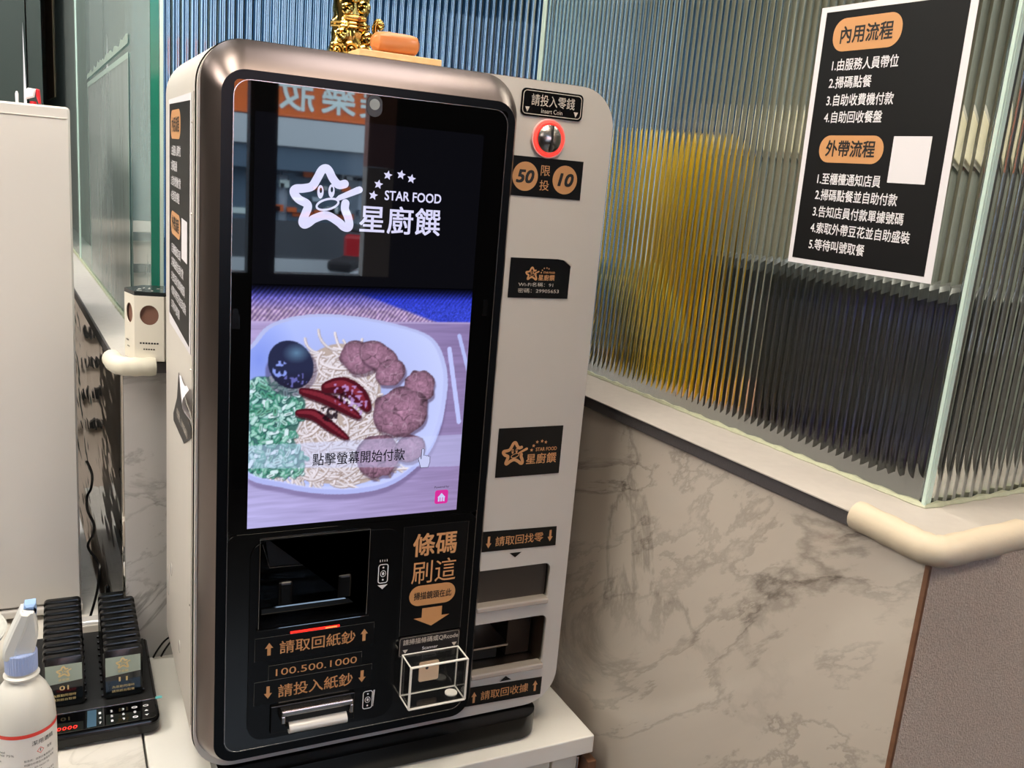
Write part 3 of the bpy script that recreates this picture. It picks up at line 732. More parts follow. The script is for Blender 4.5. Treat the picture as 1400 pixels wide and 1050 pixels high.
# mat and cloth at the top
top = ZZ > 249
fade = np.clip((292-ZZ)/16, 0, 1)**1.3
stripe = .5+.5*np.sin((XX*.80-ZZ*.62+2*vn(30, 30, 4))*1.55)
matc = hexc('8a7096')*(1-stripe[..., None])+hexc('d6b9cf')*stripe[..., None]
matc = matc*(.8+.3*vn(3, 3, 6))[..., None]
blue = hexc('3a48c0')*(.75+.5*vn(1.2, 1.2, 7))[..., None]
edge = np.clip((XX-(150+(272-ZZ)*2.9))/10, 0, 1)[..., None]
tc_ = matc*(1-edge)+blue*edge
kb = np.clip((ZZ-262)/22, 0, 1)[..., None]*.75
tc_ = tc_*(1-kb)+hexc('3340d8')*kb*(.5+.6*stripe[..., None])
put(top.astype(float), tc_)
put(soft((ZZ > 246.5) & (ZZ < 249.5), 2)*.6, hexc('cdb9d6'))
# chopsticks
line([(242, 215), (262, 120)], 6, hexc('c8cdf0')); line([(254, 232), (272, 180)], 5, hexc('bcc3ea'))
# bowl with shadow
bowl = sp2([(-14, 200), (2, 224), (22, 246), (65, 257), (124, 255), (188, 242), (222, 226), (239, 194), (243, 161), (237, 112), (218.5, 73), (180, 43), (135, 34), (87, 37), (42, 48), (-5, 68), (-20, 130)])
sh = inpoly([(x+1, z-7) for x, z in bowl]); put(soft(sh, 12)*.55, hexc('6f5f80'))
bm_ = inpoly(bowl); put(soft(bm_, 1), (hexc('d3d9fb')*(1-.10*t) + 0*XX[..., None]))
inn = inpoly([(108+(x-108)*.955, 150+(z-150)*.94+3) for x, z in bowl])
d_, _, _ = ell(110, 150, 150, 120)
ic = hexc('b9c8f8')*(1-u)+hexc('d6dcfb')*u; ic = ic*(.86+.14*np.clip(d_, 0, 1))[..., None]
put(soft(inn, 3), ic)
dl, _, _ = ell(10, 205, 45, 60); put(soft(inn, 1)*np.clip(1-dl, 0, 1)*.6, hexc('6f86dd'))
put(soft(bm_ & ~inpoly([(x, z+6) for x, z in bowl]) & (ZZ < 120), 2)*.6, hexc('aab0de'))
# noodles
keep = img.copy()
nd = inpoly(sp2([(70, 210), (110, 222), (150, 190), (160, 120), (180, 70), (140, 47), (90, 50), (50, 62), (20, 75), (25, 120), (60, 150), (52, 175)]))
put(soft(nd, 3), hexc('c4b09c'))
R = random.Random(4)
for k in range(900):
    x, z = R.uniform(20, 185), R.uniform(46, 215)
    if not nd[min(PH-1, int(z*PS)), min(PW-1, int(x*PS))]: continue
    a = math.atan2(z-130, x-110)+PI/2+R.uniform(-.8, .8); cv = R.uniform(-.14, .14); L = R.randint(7, 15); p = [(x, z)]
    for _ in range(L): a += cv; x += 2.6*math.cos(a); z += 2.6*math.sin(a); p.append((x, z))
    b = R.uniform(.88, 1.0); c = hexc('f4e6dc')*b
    line([(q[0]+.5, q[1]-.8) for q in p], 3.2, hexc('a08a78'), .55); line(p, 2.5, c); line([(q[0]-.3, q[1]+.4) for q in p], .8, hexc('fffaf2'), .6)
# green onions
on = inpoly(sp2([(-4, 172), (24, 184), (50, 170), (64, 152), (58, 128), (52, 108), (64, 88), (62, 66), (30, 62), (5, 68), (-5, 80)]))
put(soft(on, 4)*.9, hexc('3a6a5c'))
for k in range(330):
    x, z = R.uniform(-2, 66), R.uniform(62, 184)
    if not on[min(PH-1, max(0, int(z*PS))), min(PW-1, max(0, int(x*PS)))]: continue
    a = R.uniform(0, PI); w_ = R.uniform(2.2, 4.4); h_ = R.uniform(3.4, 5.4)
    c = hexc(R.choice(['6fb08e', '94cfae', '4f9a78', 'b5dfc8', 'dcf2e4', '5aa384', 'a2d6c0']))
    dx, dz = math.cos(a)*w_, math.sin(a)*w_; line([(x-dx+.6, z-dz-.9), (x+dx+.6, z+dz-.9)], h_+1, hexc('234f48'), .5)
    line([(x-dx, z-dz), (x+dx, z+dz)], h_, c); line([(x-dx*.7, z-dz*.7), (x+dx*.7, z+dz*.7)], h_*.35, c*.55 if R.random() < .4 else c*.5+.5, .8)
inb = soft(inpoly([(108+(x-108)*.97, 150+(z-150)*.955+2) for x, z in bowl]), 2)[..., None]
img[:] = img*inb+keep*(1-inb)
# egg
put(soft(ell(47, 190, 30, 30, .4)[0] < 1, 5)*.5, hexc('4a3a50'))
d, u_, v_ = ell(46, 198, 25, 30, .55)
ec = hexc('2b2f48')*(1-.0)+0*XX[..., None]; gl = np.clip(1-ell(52, 212, 17, 13)[0], 0, 1)[..., None]; ec = ec+gl*(hexc('5f7f95')-hexc('2b2f48'))*1.1
ec = ec*(1-.5*np.clip((192-ZZ)/25, 0, 1)[..., None]*.9)+hexc('2a1420')*.35*np.clip((190-ZZ)/25, 0, 1)[..., None]
put(soft(d < 1, 1), ec)
hl = (vn(3, 3, 9) > .52) & (ell(34, 193, 9, 10)[0] < 1); put(soft(hl, 1)*.9, hexc('9db0f6'))
hl = (vn(2.4, 2.4, 12) > .66) & (ell(52, 180, 14, 9)[0] < 1); put(soft(hl, 1)*.7, hexc('8a8ad8'))
# meat
def meat(cx, cz, rx, rz, a, seed):
    q = []
    rr = random.Random(seed)
    for k in range(18):
        th = 2*PI*k/18; f = 1+rr.uniform(-.08, .08); x = rx*f*math.cos(th); z = rz*f*math.sin(th)
        q.append((cx+x*math.cos(a)-z*math.sin(a), cz+x*math.sin(a)+z*math.cos(a)))
    put(soft(inpoly([(x+2, z-4) for x, z in sp2(q, 4)]), 5)*.55, hexc('4a3040'))
    mk = inpoly(sp2(q, 4)); d, _, _ = ell(cx, cz, rx, rz, a)
    base = hexc('b08090')*(1.02-.22*d[..., None]); n1 = vn(4, 4, seed)*.5+vn(1.8, 1.8, seed+1)*.5
    base = base*(.78+.42*n1)[..., None]
    f = np.abs(vn(11, 9, seed+2)-.5); base = base*(1-np.clip(1-f/.03, 0, 1)[..., None]*.38)
    f = np.abs(vn(9, 12, seed+3)-.45); k = np.clip(1-f/.035, 0, 1)[..., None]*.5; base = base*(1-k)+hexc('dcbcc0')*k
    base = base*(1-.25*np.clip((d-.85)/.15, 0, 1)[..., None])
    put(soft(mk, 1), np.clip(base, 0, 1))
meat(157, 80, 29, 28, 0, 60); meat(198, 88, 20, 18, 0, 61)
meat(126, 205, 24, 19, -.5, 20); meat(150, 207, 27, 16, -.45, 21); meat(166, 186, 19, 17, .3, 23); meat(205, 168, 20, 21, .9, 24); meat(182, 136, 36, 31, .1, 25)
# chilies
def chili(p, wd, seed):
    P = [tuple(v)[:2] for v in smoothpath([(*q, 0) for q in p], 6)]; n = len(P)
    for i in range(n-1):
        t = i/(n-1); w_ = wd*(math.sin(PI*(.12+.88*t))**.6+.1)
        line([(P[i][0]+1, P[i][1]-2), (P[i+1][0]+1, P[i+1][1]-2)], w_+2, hexc('3a1a20'), .4)
    for i in range(n-1):
        t = i/(n-1); w_ = wd*(math.sin(PI*(.12+.88*t))**.6+.1); line(P[i:i+2], w_, hexc('541620'))
    for i in range(n-1):
        t = i/(n-1); w_ = wd*(math.sin(PI*(.12+.88*t))**.6); line([(P[i][0]-.5, P[i][1]+w_*.12), (P[i+1][0]-.5, P[i+1][1]+w_*.12)], w_*.45, hexc('93303a'), .5)
chili([(56, 140), (75, 137), (95, 122), (116, 106)], 12, 1)
chili([(60, 166), (85, 158), (110, 145), (130, 132)], 13, 2)
chili([(88, 170), (108, 172), (128, 160), (140, 142)], 19, 3)
hl = (vn(3, 2.4, 33) > .62) & inpoly([(92, 175), (126, 172), (142, 150), (132, 134), (100, 150)]); put(soft(hl, 1)*.8, hexc('caa6dc'))
hl = (vn(2.6, 2.6, 34) > .55) & (ell(92, 137, 13, 9, -.3)[0] < 1); put(soft(hl, 1)*.85, hexc('1c1016'))
hl = (vn(2.6, 2.6, 35) > .55) & (ell(108, 158, 12, 7, -.5)[0] < 1); put(soft(hl, 1)*.8, hexc('2a0c12'))
# pale caption band
band = (ZZ > 60+XX*(-.0)) & (ZZ < 103) & (ZZ > 75-XX*.058); put(soft(band, 1)*.42, hexc('d6def8'))
img *= fade[..., None]
img = np.clip(img*np.array([.97, .98, 1.06]), 0, 1)
step = .88
gx = np.arange(0, 268-.01, step); gz = np.arange(0, 291, step)
ix = np.clip((gx*PS).astype(int), 0, PW-2); iz = np.clip((gz*PS).astype(int), 0, PH-2)
px = (img[np.ix_(iz, ix)]+img[np.ix_(iz+1, ix)]+img[np.ix_(iz, ix+1)]+img[np.ix_(iz+1, ix+1)])/4
nx_, nz_ = len(gx), len(gz)
ver = np.zeros((nz_, nx_, 3)); ver[..., 0] = (gx/1000*(268/gx[-1]))[None, :]-.0005; ver[..., 1] = -.0006; ver[..., 2] = (gz/1000)[:, None]+.0005
idx = np.arange(nx_*nz_).reshape(nz_, nx_)
fa = np.stack([idx[:-1, :-1], idx[:-1, 1:], idx[1:, 1:], idx[1:, :-1]], -1).reshape(-1, 4)
me = bpy.data.meshes.new('picture'); me.vertices.add(nx_*nz_); me.vertices.foreach_set('co', ver.reshape(-1))
me.loops.add(fa.size); me.loops.foreach_set('vertex_index', fa.reshape(-1)); me.polygons.add(len(fa)); me.polygons.foreach_set('loop_start', np.arange(0, fa.size, 4)); me.polygons.foreach_set('loop_total', np.full(len(fa), 4))
me.update()
linp = np.where(px <= .04045, px/12.92, ((px+.055)/1.055)**2.4)
ca = me.color_attributes.new('picture', 'FLOAT_COLOR', 'POINT'); ca.data.foreach_set('color', np.concatenate([linp, np.ones((nz_, nx_, 1))], -1).reshape(-1))
m, n, l, b, o = new('screen_picture'); at = n.new('ShaderNodeAttribute'); at.attribute_name = 'picture'
b.inputs['Base Color'].default_value = (0, 0, 0, 1); b.inputs['Roughness'].default_value = .02; b.inputs['Specular IOR Level'].default_value = .75
l.new(at.outputs['Color'], b.inputs['Emission Color']); b.inputs['Emission Strength'].default_value = 1.0
obj('picture', me, m, scr, label='lit picture of a bowl of noodles with egg, beef and chilies')
# faint grey glow of the powered but black upper area
M['scr_black'] = emis('screen_black_level', '0b0b10', 1.0)
obj('black_field', prism(B(), [(.2675, .4765), (-.0005, .4765), (-.0005, .2915), (.2675, .2915)], -.0006, -.00045, FR), 'scr_black', scr)
emblem(.043, .353, 1.0, P0f, 'scr_white', scr, .0003, inkm='scr_black')
text('點擊螢幕開始付款', .0745, .1912, .0735, .0893, P0f, 'scr_text', scr, .0004, bold=.012)
text('Powered by', .2345, .2545, .0315, .0352, P0f, 'scr_text', scr, .0003)
pg_ = obj('app_icon', prism(B(), rrect(.2358, .2540, .0108, .0295, .003, 4), .0002, .0004, P0f), 'scr_pink', scr)
bm = B(); tri(bm, .2449, .0225, .011, .006, True, P0f, .0005)
for x in (.2415, .2449, .2483): flat(bm, [(x-.0012, .014), (x+.0012, .014), (x+.0012, .021), (x-.0012, .021)], P0f, .0005)
obj('icon_mark', bm, 'scr_hand', scr)
# pointing hand cursor
hand = [(.2095, .074), (.2115, .0775), (.2135, .0735), (.2135, .0865), (.2152, .0875), (.2168, .0865), (.2168, .078), (.2195, .0785), (.2200, .0775), (.2225, .0778), (.2228, .0765), (.2252, .0765), (.2256, .069), (.2235, .062), (.2135, .062)]
obj('hand_cursor', flat(B(), hand, P0f, .0004), 'scr_hand', scr); obj('hand_outline', ribbon(B(), hand, .0007, P0f, .0006, True), 'scr_text', scr)
# sensor windows at the screen sides
bm = B(); disc(bm, .2875, .271, .0035, .0035, P0f, .0003); flat(bm, [(.2835, .278), (.2835, .258), (.289, .258), (.289, .278)], P0f, .0002); obj('sensor_window', bm, 'black_satin', scr)
bm = B(); disc(bm, -.0175, .260, .0035, .0035, P0f, .0003); flat(bm, [(-.022, .257), (-.022, .240), (-.0125, .240), (-.0125, .257)], P0f, .0002); obj('sensor_window', bm, 'black_satin', scr)
M['sensor'] = mat('camera_sticker', '8f9696', .3)
bm = B(); flat(bm, rrect(.1215, .1395, .4835, .507, .0085, 6), P0f, .0004); obj('camera_cover', bm, mat('smoky_sticker', '2e3032', .25), scr)
obj('camera_lens', disc(B(), .1305, .497, .006, .006, P0f, .0006), 'sensor', scr)

# --- note slot recess
nr = obj('note_tray', box(B(), .010, .156, .008, .075, -.135, -.010), 'black_satin', K)
bmx = B()
for a in ((LP[0], LP[0]+.0015, .0, .06, LP[2], LP[3]), (LP[1]-.0015, LP[1], .0, .06, LP[2], LP[3]), (LP[0], LP[1], .0, .06, LP[2], LP[2]+.0015), (LP[0], LP[1], .0, .06, LP[3]-.0015, LP[3]), (LP[0], LP[1], .058, .06, LP[2], LP[3])): box(bmx, *a)
bpy.data.objects.remove(nr)
nr = obj('note_tray', bmx, 'black_satin', K)
obj('flap', prism(B(), [(.024, -.022), (.118, -.024), (.116, -.062), (.030, -.060)], .018, .022, FR, .001), mat('flap_plastic', '151517', .35), nr)
obj('ledge_bar', box(B(), .018, .148, .006, .03, -.118, -.108, .002), 'black_gloss', nr)
obj('shelf_bar', box(B(), .06, .10, .022, .03, -.082, -.079, .001), 'steel2', nr) if False else None
for x in (.047, .121):
    obj('paddle', box(B(), x-.009, x+.009, -.004, .004, -.104, -.072, .0035, 3), 'black_satin', nr)
obj('bottom_lip', box(B(), LP[0]-.002, LP[1]+.002, -.006, .002, -.1335, -.131, .0008), 'black_gloss', nr)
bm = B(); box(bm, .054, .1165, -.0036, -.0022, -.1432, -.1402, .0006); obj('led_strip', bm, 'red_led', K, label='glowing red light strip')
obj('led_core', box(B(), .098, .113, -.0039, -.0036, -.1425, -.1409), 'orange_led', K)
# --- stickers on the note panel
def rowtext(st, s, x0, x1, z0, z1, fn, a=None, m='copper', bold=.012, d=.0006):
    text(s, x0, x1, z0, z1, fn, m, st, d, bold)
s1 = sticker(.0112, .1626, -.1750, -.1438, P1f, label='black sticker with copper lettering and arrows up')
rowtext(s1, '請取回紙鈔', .0415, .1380, -.1690, -.1515, P1f)
for x in (.0285, .1495): obj('arrow_mark', arrow(B(), x, -.160, .010, .017, True, P1f, .0006), 'copper', s1)
s2 = sticker(.0285, .1478, -.2032, -.1833, P1f, label='black sticker with copper digits')
rowtext(s2, '100.500.1000', .0375, .1415, -.1985, -.1890, P1f, bold=.0)
s3 = sticker(.0115, .1622, -.2355, -.2035, P1f, label='black sticker with copper lettering and arrows down')
rowtext(s3, '請投入紙鈔', .0410, .1370, -.2295, -.2115, P1f)
for x in (.0285, .1495): obj('arrow_mark', arrow(B(), x, -.2195, .010, .017, False, P1f, .0006), 'copper', s3)
M['edge_dim'] = mat('sticker_edge_grey', '77736f', .4)  # pale grey used to paint highlights along edges
for st_, (x0, x1, z0, z1) in ((s1, (.0112, .1626, -.1750, -.1438)), (s2, (.0285, .1478, -.2032, -.1833)), (s3, (.0115, .1622, -.2355, -.2035))):
    obj('sticker_edge', ribbon(B(), [(x0, z0), (x0, z1), (x1, z1), (x1, z1-.008)], .0004, P1f, .0005), 'edge_dim', st_)  # edge highlight drawn as a thin pale ribbon
obj('flap_edge', ribbon(B(), [(.022, -.030), (.031, -.061), (.1165, -.063), (.1185, -.024)], .0006, lambda u, v, d: (u, .0175-d, v), 0), 'edge_dim', nr)  # painted highlight along the flap outline
obj('tray_edge', ribbon(B(), [(.0150, -.1330), (.0150, -.0145), (.1510, -.0145), (.1510, -.1305)], .0005, P1f, .0002), 'edge_dim', nr)  # painted highlight around the recess rim
def noteicon(cx, cz, extra):
    bm = B(); w_, h_ = .0125, .0255
    ribbon(bm, rrect(cx-w_/2, cx+w_/2, cz-h_/2, cz+h_/2, .003, 3), .0012, P1f, .0002, True)
    ringshape(bm, cx, cz, .0034, .0042, .0008, P1f, .0002); disc(bm, cx, cz, .0016, .0022, P1f, .0002)
    disc(bm, cx, cz+.0085, .0012, .0012, P1f, .0002); disc(bm, cx, cz-.0085, .0012, .0012, P1f, .0002)
    if extra:
        for k in range(4): flat(bm, [(cx-.005+k*.003, cz+.0165), (cx-.0042+k*.003, cz+.0165), (cx-.0042+k*.003, cz+.0195), (cx-.005+k*.003, cz+.0195)], P1f, .0002)
        tri(bm, cx, cz-.0185, .0135, .006, False, P1f, .0002)
    else: flat(bm, [(cx+.0075, cz+.013), (cx+.0095, cz+.013), (cx+.008, cz-.011), (cx+.0075, cz-.011)], P1f, .0002)
    obj('note_icon', bm, 'white_print', K)
noteicon(.1708, -.0775, True); noteicon(.1590, -.2560, False)
# --- bill acceptor
ba = obj('bill_acceptor', box(B(), .032, .1405, -.006, -.0024, -.2775, -.2395, .001), 'black_satin', K)
bm = B(); box(bm, .0425, .1345, -.020, -.006, -.2475, -.2400, .0015); box(bm, .0425, .0475, -.020, -.006, -.257, -.247, .001); box(bm, .1300, .1345, -.020, -.006, -.259, -.247, .001)
obj('mouth_frame', bm, 'steel2', ba, label='silver mouth frame')
bm = B()
loft(bm, [[(.0525, -.010-.014*math.cos(a), -.2660+.0085*math.sin(a)), (.1265, -.010-.014*math.cos(a), -.2660+.0085*math.sin(a)), (.1265, -.008-.012*math.cos(a), -.2660+.006*math.sin(a)), (.0525, -.008-.012*math.cos(a), -.2660+.006*math.sin(a))] for a in np.linspace(-1.4, 1.3, 9)])
obj('lower_lip', bm, 'white_gloss', ba, smooth=True, label='glossy white curved lip')
obj('throat', box(B(), .049, .129, -.016, -.0062, -.2575, -.2485), 'ink', ba)

# --- bar code sticker column
sb = sticker(.1965, .2868, -.1715, -.0172, P0f, label='tall black sticker with large copper lettering', corners=[(.2868, -.0172), (.1962, -.0172), (.1985, -.1715), (.2858, -.1715)])
obj('sticker_edge', ribbon(B(), [(.1985, -.1715), (.1962, -.0172), (.2868, -.0172), (.2858, -.1715)], .0005, P0f, .0006), 'steel2', sb)
text('條碼', .2100, .2715, -.0605, -.0285, P0f, 'copper', sb, .0006, bold=.03)
text('刷這', .2105, .2730, -.0990, -.0665, P0f, 'copper', sb, .0006, bold=-.008)
bg_ = obj('badge', flat(B(), rrect(.2090, .2745, -.1310, -.1020, .0144, 8), P0f, .0006), 'copper_badge', sb)
text('掃描鏡頭在此', .2155, .2690, -.1222, -.1112, P0f, 'ink', sb, .0008, bold=.02)
obj('arrow_mark', arrow(B(), .2427, -.1488, .0515, .027, False, P0f, .0006, shaft=.55, head=.5), 'copper_badge', sb)
ss = sticker(.1985, .2860, -.2030, -.1735, P0f, m=mat('plum_black_film', '1c1719', .3), r=.003, d0=.0006, label='dark plum sticker for the scanner')
obj('outline', ribbon(B(), rrect(.2000, .2845, -.2015, -.1750, .003, 4), .0004, P0f, .0012, True), 'pale', ss)
text('請掃描條碼或QRcode', .2045, .2835, -.1862, -.1775, P0f, 'pale', ss, .0012, bold=.008)
text('Scanner', .2320, .2545, -.1960, -.1915, P0f, 'white_print', ss, .0012, bold=.01)
for x in (.2080, .2785): obj('pointer_mark', tri(B(), x, -.1950, .0075, .0055, False, P0f, .0012), 'pale', ss)
tg = obj('scanner_tag', prism(B(), rrect(.2298, .2582, -.2440, -.2152, .0028, 5), .0002, .0016, P0f), 'tan_tag', K, label='beige square scanner tag')
obj('scanner_lens', disc(B(), .2407, -.2242, .0022, .0022, P0f, .0020), 'ink', tg)
# acrylic scanner box
AX0, AX1, AZ0, AZ1, AY = .2045, .2845, -.2600, -.1995, -.036
ac = obj('acrylic_cover', box(B(), AX0, AX1, AY, AY+.0018, AZ0, AZ1), 'glass_thin', K, label='clear acrylic cover with white edges')
for a in ((AX0, AX1, AY, -.001, AZ1-.0018, AZ1), (AX0, AX1, AY, -.001, AZ0, AZ0+.0018), (AX0, AX0+.0018, AY, -.001, AZ0, AZ1), (AX1-.0018, AX1, AY, -.001, AZ0, AZ1)):
    obj('pane', box(B(), *a), 'glass_thin', ac)
def rod(a, b, r=.0011): return tube(B(), [a, b], r, 6)
cs = [(AX0, AZ0), (AX1, AZ0), (AX1, AZ1), (AX0, AZ1)]
for i in range(4):
    (xa, za), (xb, zb) = cs[i], cs[(i+1) % 4]
    obj('edge', rod((xa, AY, za), (xb, AY, zb), .0016), 'acrylic_edge', ac); obj('edge', rod((xa, -.0016, za), (xb, -.0016, zb), .0010), 'acrylic_edge', ac)
    obj('edge', rod((xa, AY, za), (xa, -.0016, za), .0011), 'acrylic_edge', ac)
obj('foot_disc', lathe(B(), [(0, 0), (.0085, 0), (.0085, .0015), (0, .0015)], (.271, -.020, AZ0+.0022), 20), 'acrylic_edge', ac)

# --- right hand column: labels on the white face
cl_ = sticker(.3300, .4188, .5075, .5405, PBf, m='black_satin', r=.006, label='black coin label with pale lettering', th=.0012)
obj('outline', ribbon(B(), rrect(.3325, .4163, .5100, .5380, .005, 5), .0009, PBf, .0014, True), 'pale', cl_)
text('請投入零錢', .3440, .4065, .5205, .5345, PBf, 'pale', cl_, .0014, bold=.006)
text('Insert Coin', .3590, .3895, .5125, .5180, PBf, 'pale', cl_, .0014)
for x in (.3390, .4092): obj('pointer_mark', tri(B(), x, .5150, .0065, .0065, False, PBf, .0014), 'pale', cl_)
cn = obj('coin_slot', lathe(B(), [(0, 0), (.0168, 0), (.0172, -.003), (.0172, -.006), (.013, -.010), (0, -.0125)], (.3728, FY, .4818), 40, 'y'), 'steel2', K, smooth=True, label='domed metal coin slot with red light ring')
bm = B()
rings = [[(.3728+(.0198+.0026*math.cos(b))*math.cos(a), FY-.003-.0026*math.sin(b), .4818+(.0198+.0026*math.cos(b))*math.sin(a)) for b in [2*PI*j/8 for j in range(8)]] for a in [2*PI*k/40 for k in range(40)]]
rings.append(rings[0]); loft(bm, rings, False, False)
obj('light_ring', bm, mat('red_ring', 'ff5a50', .3, emit='ff3028', es=1.25), cn, smooth=True, label='glowing red ring')
bm = B()
rings = [[(.3728+(.0234+.0014*math.cos(b))*math.cos(a), FY-.002-.002*math.sin(b), .4818+(.0234+.0014*math.cos(b))*math.sin(a)) for b in [2*PI*j/6 for j in range(6)]] for a in [2*PI*k/40 for k in range(40)]]
rings.append(rings[0]); loft(bm, rings, False, False); obj('outer_ring', bm, mat('pale_pink_ring', 'e8b8b4', .4), cn, smooth=True)
obj('slot', box(B(), .3716, .3736, FY-.0135, FY-.006, .4655, .4985), 'ink', cn)
s5 = sticker(.3190, .4285, .4082, .4578, PBf, label='black sticker with copper discs reading 50 and 10')
for cx, cz, s in ((.3445, .4330, '50'), (.4028, .4325, '10')):
    obj('badge', disc(B(), cx, cz, .0183, .0183, PBf, .0006, 36), 'copper_badge', s5)
    text(s, cx-(.0130 if s == '50' else .0105), cx+.0130, cz-.0085, cz+.0085, PBf, 'ink', s5, .0008, bold=.055, shear=.2)
text('限', .3665, .3800, .4355, .4485, PBf, 'copper', s5, .0006); text('投', .3660, .3800, .4170, .4300, PBf, 'copper', s5, .0006)
wf = sticker(0, 0, 0, 0, PBf, corners=[(.4243, .3235), (.416, .3275), (.404, .3293), (.3340, .3293), (.3340, .2768), (.4240, .2764)], label='black network sticker with a curled corner')
obj('corner_fold', prism(B(), [(.4243, .3240), (.416, .3280), (.411, .3287), (.4235, .3205)], .0005, .0040, PBf), 'pale', wf)
emblem(.3580, .3000, .246, PBf, 'copper', wf)
text('Wi-Fi名稱：91', .3480, .4000, .2918, .2975, PBf, 'pale', wf, .0006); text('密碼：29905653', .3480, .4095, .2835, .2895, PBf, 'pale', wf, .0006)
lg = sticker(.3376, .4378, .0270, .0975, PBf, label='black square sticker with the copper star logo')
emblem(.3470, .0430, .478, PBf, 'copper', lg)
cg = sticker(.3160, .4440, -.0838, -.0530, PBf, corners=[(.4435, -.0545), (.3160, -.0510), (.3160, -.0815), (.4445, -.0840)], label='black change sticker with copper lettering and arrows down')
text('請取回找零', .3465, .4225, -.0752, -.0608, PBf, 'copper', cg, .0006, bold=.008)
for x in (.3360, .4340): obj('arrow_mark', arrow(B(), x, -.068, .0085, .0175, False, PBf, .0006), 'copper', cg)
obj('pointer_mark', tri(B(), .3800, -.0918, .0195, .0075, False, PBf, .0003), 'black_film', K)
rc = sticker(0, 0, 0, 0, PBf, corners=[(.4443, -.2965), (.3120, -.2918), (.3120, -.3220), (.4440, -.3255)], label='black receipt sticker with copper lettering and arrows up')
text('請取回收據', .3440, .4220, -.3165, -.3020, PBf, 'copper', rc, .0006, bold=.008)
for x in (.3330, .4335): obj('arrow_mark', arrow(B(), x, -.3095, .0085, .0175, True, PBf, .0006), 'copper', rc)
obj('pointer_mark', tri(B(), .3825, -.2878, .0195, .0075, True, PBf, .0003), 'black_film', K)
# openings with steel liners
M['liner'] = mat('dark_bronze_liner', '3a2f28', .35, metal=.6)
M['lip_metal'] = mat('bright_lip', 'c9beb4', .25, metal=.3)
M['liner_dark'] = mat('smoked_flap', '17130f', .18)
def opening(o, name, depth, lab):
    x0, x1, z0, z1 = o; a = .0015
    bm = B(); y0, y1 = FY+.009, FY+.009+depth
    box(bm, x0-.002, x0, y0, y1, z0, z1); box(bm, x1, x1+.002, y0, y1, z0, z1); box(bm, x0-.002, x1+.002, y0, y1, z1, z1+.002); box(bm, x0-.002, x1+.002, y0, y1, z0-.002, z0); box(bm, x0-.002, x1+.002, y1, y1+.002, z0-.002, z1+.002)
    h = obj(name, bm, 'steel' if depth > .05 else 'liner', K, label=lab)
    obj('lip', box(B(), x0+.008, x1-.001, FY-.006, FY+.012, z0-.003, z0+.0055, .002), 'lip_metal', h)
    return h
h1 = opening(OP1, 'coin_tray', .03, 'coin tray behind a smoked flap')
obj('flap', box(B(), OP1[0]+.001, OP1[1]-.001, FY+.010, FY+.013, OP1[2]+.004, OP1[3]-.0005), mat('smoked_brown_flap', '3b342e', .35), h1)
h2 = opening(OP2, 'receipt_tray', .10, 'open steel receipt tray')
obj('printer_mouth', box(B(), .322, .372, FY+.085, FY+.108, -.245, -.205, .001), 'ink', h2)
obj('side_wall', box(B(), .400, .4395, FY+.040, FY+.1085, -.2755, -.196, .001), 'liner', h2)
obj('shelf', box(B(), .320, .398, FY+.03, FY+.1085, -.2535, -.2505, .0005), 'steel', h2)
obj('shelf_gap', box(B(), .322, .385, FY+.04, FY+.108, -.2755, -.2560, .001), 'ink', h2)
# left side: seam, screws, dents
obj('side_seam', box(B(), BX0-.0006, BX0+.001, .0505, .0520, BZ0+.06, BZ1-.06), mat('seam_shadow', '8f8b84', .5), K)
for z in (.46, .36, .18, .10, -.12): obj('screw', lathe(B(), [(0, 0), (.0016, 0), (.0012, .0006), (0, .0006)], (0, 0, 0), 10), 'steel2', K).data.transform(Matrix.Translation(Vector((BX0-.0006, .062, z))-ORG[K.name]+Vector((0, 0, 0))) @ Matrix.Rotation(-PI/2, 4, 'Y') @ Matrix.Translation(ORG[K.name]))
for y, z, h_ in ((.31, -.20, .05), (.27, -.165, .02), (.17, -.235, .018)):
    obj('dent', ball(B(), (BX0-.0004, y, z), 1, (.0012, .007, h_/2)), 'white_gloss', K, smooth=True)
# base under the machine
bs = obj('base', prism(B(), rrect(-.025, .436, .008, .32, .035, 8), CZ+.0005, BZ0-.001, lambda u, v, d: (u, v, d), .004), 'black_satin', K, smooth=True, label='black base')
obj('base_strip', box(B(), -.020, .18, -.0015, .0075, CZ+.001, CZ+.016, .003), 'black_gloss', bs) if False else None

